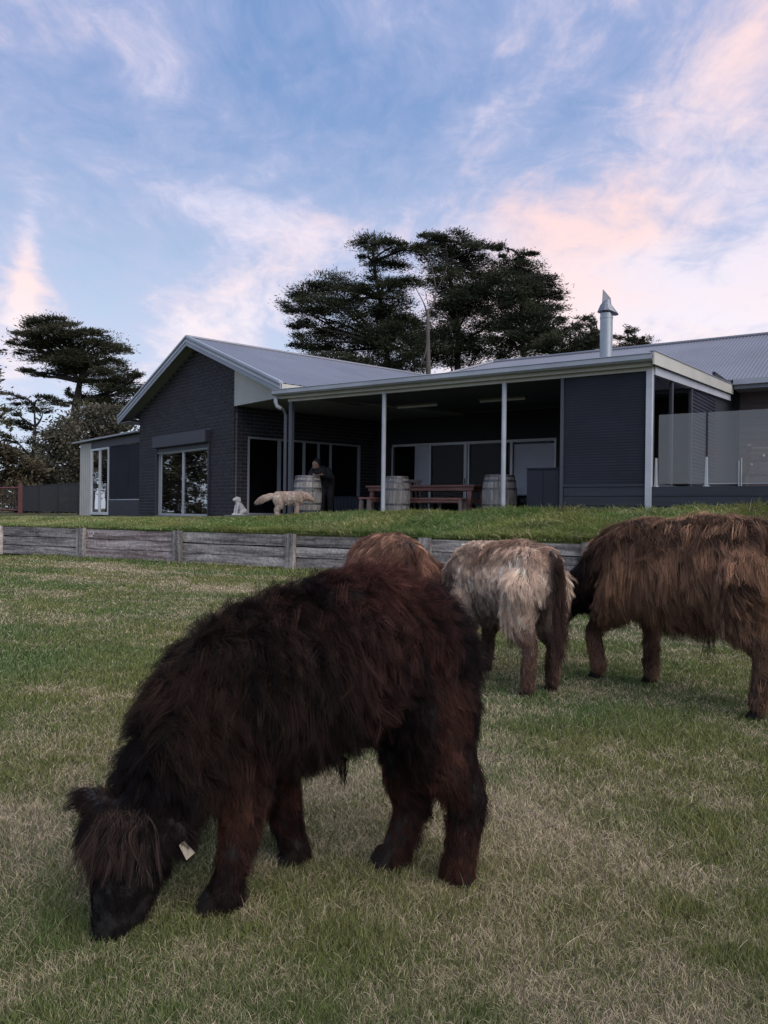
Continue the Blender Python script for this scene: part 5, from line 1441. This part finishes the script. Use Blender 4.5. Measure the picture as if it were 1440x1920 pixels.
cow('large brown calf with black lowered head walking at the right edge', 1.77, 4.64, ang, 1.12, brown, ((.74, .12, .45), (.82, .17, .24)), 41,
    [('lift', 1, 0), ('f', -1, .0), ('r', 1, .0), ('r', -1, .12)], nc=8500, per=14, Lb=.115, neck=[(.43, 0, .65), (.56, .04, .56), (.66, .09, .49)], curl=.22)
ang = R(117)
cow('pale dun calf seen from behind with dark tail, middle of the herd', .745, 5.0, ang, .95, dun, ((.90, .0, .36), (.98, .0, .16)), 42,
    [('f', 1, .0), ('f', -1, .06), ('r', 1, -.04), ('r', -1, .0)], nc=7500, per=15, Lb=.065, fat=.80, ln=.84, hide='hide3', neck=[(.45, 0, .66), (.64, 0, .54), (.78, 0, .43)], curl=.30)
ang = R(106)
cow('reddish brown calf mostly hidden behind the black calf', .02, 5.75, ang, .96, redp, ((.90, .0, .36), (.98, .0, .16)), 43,
    [('f', 1, .0), ('f', -1, .06), ('r', 1, -.04), ('r', -1, .0)], nc=4600, per=11, Lb=.085, hide='hide2', neck=[(.45, 0, .66), (.64, 0, .54), (.78, 0, .43)])

# ---- cream dog on the porch edge
dg0 = at(541, 968, 17.5)
gzd = float(terrace_z(np.array([dg0.x]), np.array([dg0.y]))[0]) + .045
DA = R(8)
dog = thing('dog', 'cream long-haired dog standing before the lettered barrel, tail held out', 'dog', frame(dg0.x, dg0.y, gzd, DA))
df = np.array([math.cos(DA), math.sin(DA), 0]); dl = np.array([-df[1], df[0], 0])
def TD(a, b, c): return tuple(np.array([dg0.x, dg0.y, gzd]) + (df * a + dl * b + np.array([0, 0, c])) * .95)
dc_ = dict(c0=(.33, .25, .20), c1=(.62, .52, .44))
D = chain([TD(-.22, 0, .42), TD(.0, 0, .42), TD(.20, 0, .42)], [.150, .150, .165], L=.04, lift=.4, **dc_)
D += chain([TD(.20, 0, .45), TD(.34, 0, .47)], [.13, .105], L=.05, lift=.4, **dc_)
D += chain([TD(.34, 0, .47), TD(.42, 0, .46), TD(.52, 0, .40), TD(.57, 0, .37)], [.095, .09, .055, .040], L=.018, lift=.3, c0=(.30, .2, .15), c1=(.5, .38, .3))
for sg in (1, -1):
    D += [seg(TD(.37, .06 * sg, .50), TD(.38, .085 * sg, .40), .022, .03, L=.02, sq=(tuple(dl), .5), c0=(.25, .16, .12), c1=(.42, .3, .24))]
    D += chain([TD(.18, .07 * sg, .36), TD(.19, .07 * sg, .2), TD(.19 + .02 * sg, .07 * sg, .03)], [.075, .052, .042], L=.03, lift=.3, **dc_)
    D += chain([TD(-.24, .07 * sg, .38), TD(-.20, .075 * sg, .25), TD(-.28, .07 * sg, .16), TD(-.26, .07 * sg, .03)], [.115, .078, .048, .042], L=.035, lift=.3, **dc_)
    D += [seg(TD(-.26, .07 * sg, .03), TD(-.22, .07 * sg, .028), .032, .028, L=.01, **dc_), seg(TD(.19 + .02 * sg, .07 * sg, .03), TD(.23 + .02 * sg, .07 * sg, .028), .032, .028, L=.01, **dc_)]
D += chain([TD(-.31, 0, .47), TD(-.45, 0, .46), TD(-.60, 0, .40), TD(-.70, 0, .33)], [.045, .05, .055, .025], L=.07, lift=.35, g=(-.8, -.1, -.6), **dc_)
for d_ in D: d_['ra'] *= .93; d_['rb'] *= .93; d_['L'] *= .9
bdg = skin('body', D, .014, M['doghide'], dog, 3)
coat(bdg, D, df, 3600, 9, 61, thick=.0015, spread=.012, parent=dog, curl=.15, zmin=gzd + .005)
MB().lathe([(.002, -.016), (.017, -.008), (.02, .003), (.012, .013)], 12).build('nose', M['nose'], dog, Matrix.Translation(TD(.60, 0, .375)), smooth=True)
for sg in (1, -1): MB().lathe([(.001, -.009), (.009, 0), (.001, .009)], 10).build('eye', M['eye'], dog, Matrix.Translation(TD(.475, .045 * sg, .455)), smooth=True)

# ---- white plaster dog statue
sp_ = at(449, 966, 20.3)
szz = FLW - .004
SA = R(215)
st = thing('dog_statue', 'white plaster sitting dog statue at the brick corner', 'statue', frame(sp_.x, sp_.y, szz, 0))
sf = np.array([-.80, -.60, 0]); sl = np.array([.60, -.80, 0])
def TS(a, b, c): return tuple(np.array([sp_.x, sp_.y, szz]) + sf * a + sl * b + np.array([0, 0, c]))
Q = chain([TS(-.10, 0, .10), TS(-.02, 0, .22), TS(.05, 0, .32)], [.095, .085, .065]) + chain([TS(.05, 0, .32), TS(.07, 0, .40)], [.06, .068]) + [seg(TS(.07, 0, .40), TS(.16, 0, .385), .066, .036)]
for sg in (1, -1):
    Q += chain([TS(.06, .055 * sg, .26), TS(.10, .055 * sg, .12), TS(.11, .055 * sg, .02)], [.04, .03, .028]) + [seg(TS(.11, .055 * sg, .022), TS(.16, .055 * sg, .02), .026, .022)]
    Q += chain([TS(-.12, .07 * sg, .10), TS(.0, .09 * sg, .07), TS(-.03, .09 * sg, .025), TS(.06, .09 * sg, .02)], [.065, .045, .03, .024])
    Q += [seg(TS(.03, .065 * sg, .44), TS(.02, .075 * sg, .36), .022, .028, sq=(tuple(sl), .5))]
Q += chain([TS(-.17, 0, .06), TS(-.24, .04, .03)], [.025, .018])
skin('body', Q, .010, M['white'], st, 3)
MB().lathe([(.20, -.003), (.20, .012), (.17, .02)], 20, sp_.x - .0, sp_.y).build('plinth', M['white'], st, Matrix.Translation((0, 0, szz)))

# ---- person in black leaning over the barrel
pp_ = at(607, 960, 19.35)
PZ = FLW
per = thing('person', 'person in black jacket and black beanie bending over the lettered barrel', 'person', frame(pp_.x, pp_.y, PZ, 0))
def TP(a, b, c): return (pp_.x + a, pp_.y + b, PZ + c)
hips = TP(.06, .10, .86); chest = TP(-.07, -.14, 1.06); nb = TP(-.13, -.22, 1.15); hd0 = TP(-.17, -.29, 1.20); 
B_ = chain([hips, TP(.0, .0, 1.0), chest], [.135, .13, .145]) + chain([chest, nb], [.12, .055]) + chain([nb, hd0], [.052, .06])
B_ += [seg(hd0, TP(-.18, -.305, 1.245), .082, .088), seg(hd0, TP(-.215, -.345, 1.165), .07, .045), seg(TP(-.23, -.385, 1.21), TP(-.235, -.40, 1.19), .012, .014)]
arms = []
for sg in (1, -1):
    sh_ = TP(-.08 + .17 * sg, -.12, 1.11); el_ = TP(-.06 + .27 * sg, -.22, .93); wr = TP(-.12 + .10 * sg, -.44, .985)
    arms.append((sh_, el_, wr)); B_ += chain([sh_, el_, wr], [.058, .045, .032])
    pm = TP(-.13 + .06 * sg, -.51, .975); B_ += [seg(wr, pm, .030, .034, sq=((0, 0, 1), .5))]
    for i in range(4):
        dx = (-.027 + .018 * i); ln = (.055, .068, .072, .06)[i]
        B_ += chain([(pm[0] + dx, pm[1] - .02, pm[2]), (pm[0] + dx * 1.1, pm[1] - .02 - ln * .55, pm[2] + .006), (pm[0] + dx * 1.15, pm[1] - .02 - ln, pm[2] - .012)], [.0095, .009, .0075])
    B_ += chain([(pm[0] - .025 * sg, pm[1] + .02, pm[2]), (pm[0] - .055 * sg, pm[1] - .01, pm[2] - .004), (pm[0] - .062 * sg, pm[1] - .035, pm[2] - .006)], [.012, .0105, .009])
    B_ += chain([TP(.06 + .09 * sg, .10, .85), TP(.05 + .10 * sg, .04, .46), TP(.05 + .10 * sg, .12, .09)], [.095, .06, .042]) + [seg(TP(.05 + .10 * sg, .13, .045), TP(.03 + .11 * sg, -.06, .035), .042, .036)]
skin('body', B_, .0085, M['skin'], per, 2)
J_ = chain([TP(.06, .10, .80), TP(.0, .0, 1.0), chest], [.165, .158, .172]) + chain([chest, TP(-.115, -.20, 1.13)], [.15, .082])
for sh_, el_, wr in arms: J_ += chain([sh_, el_, tuple(np.array(el_) * .12 + np.array(wr) * .88)], [.080, .064, .050])
skin('jacket', J_, .014, M['cloth'], per, 3)
T_ = []
for sg in (1, -1): T_ += chain([TP(.06 + .09 * sg, .10, .86), TP(.05 + .10 * sg, .04, .46), TP(.05 + .10 * sg, .12, .12)], [.118, .082, .066])
skin('trousers', T_ + [seg(TP(-.0, .10, .88), TP(.12, .10, .88), .14, .14)], .016, M['trousers'], per, 3)
skin('beanie', [seg(TP(-.165, -.285, 1.265), TP(-.15, -.255, 1.30), .098, .085)], .012, M['cloth'], per, 3)
for sg in (1, -1): skin('shoe', [seg(TP(.05 + .10 * sg, .14, .045), TP(.03 + .11 * sg, -.08, .038), .052, .044)], .012, M['cloth'], per, 3)
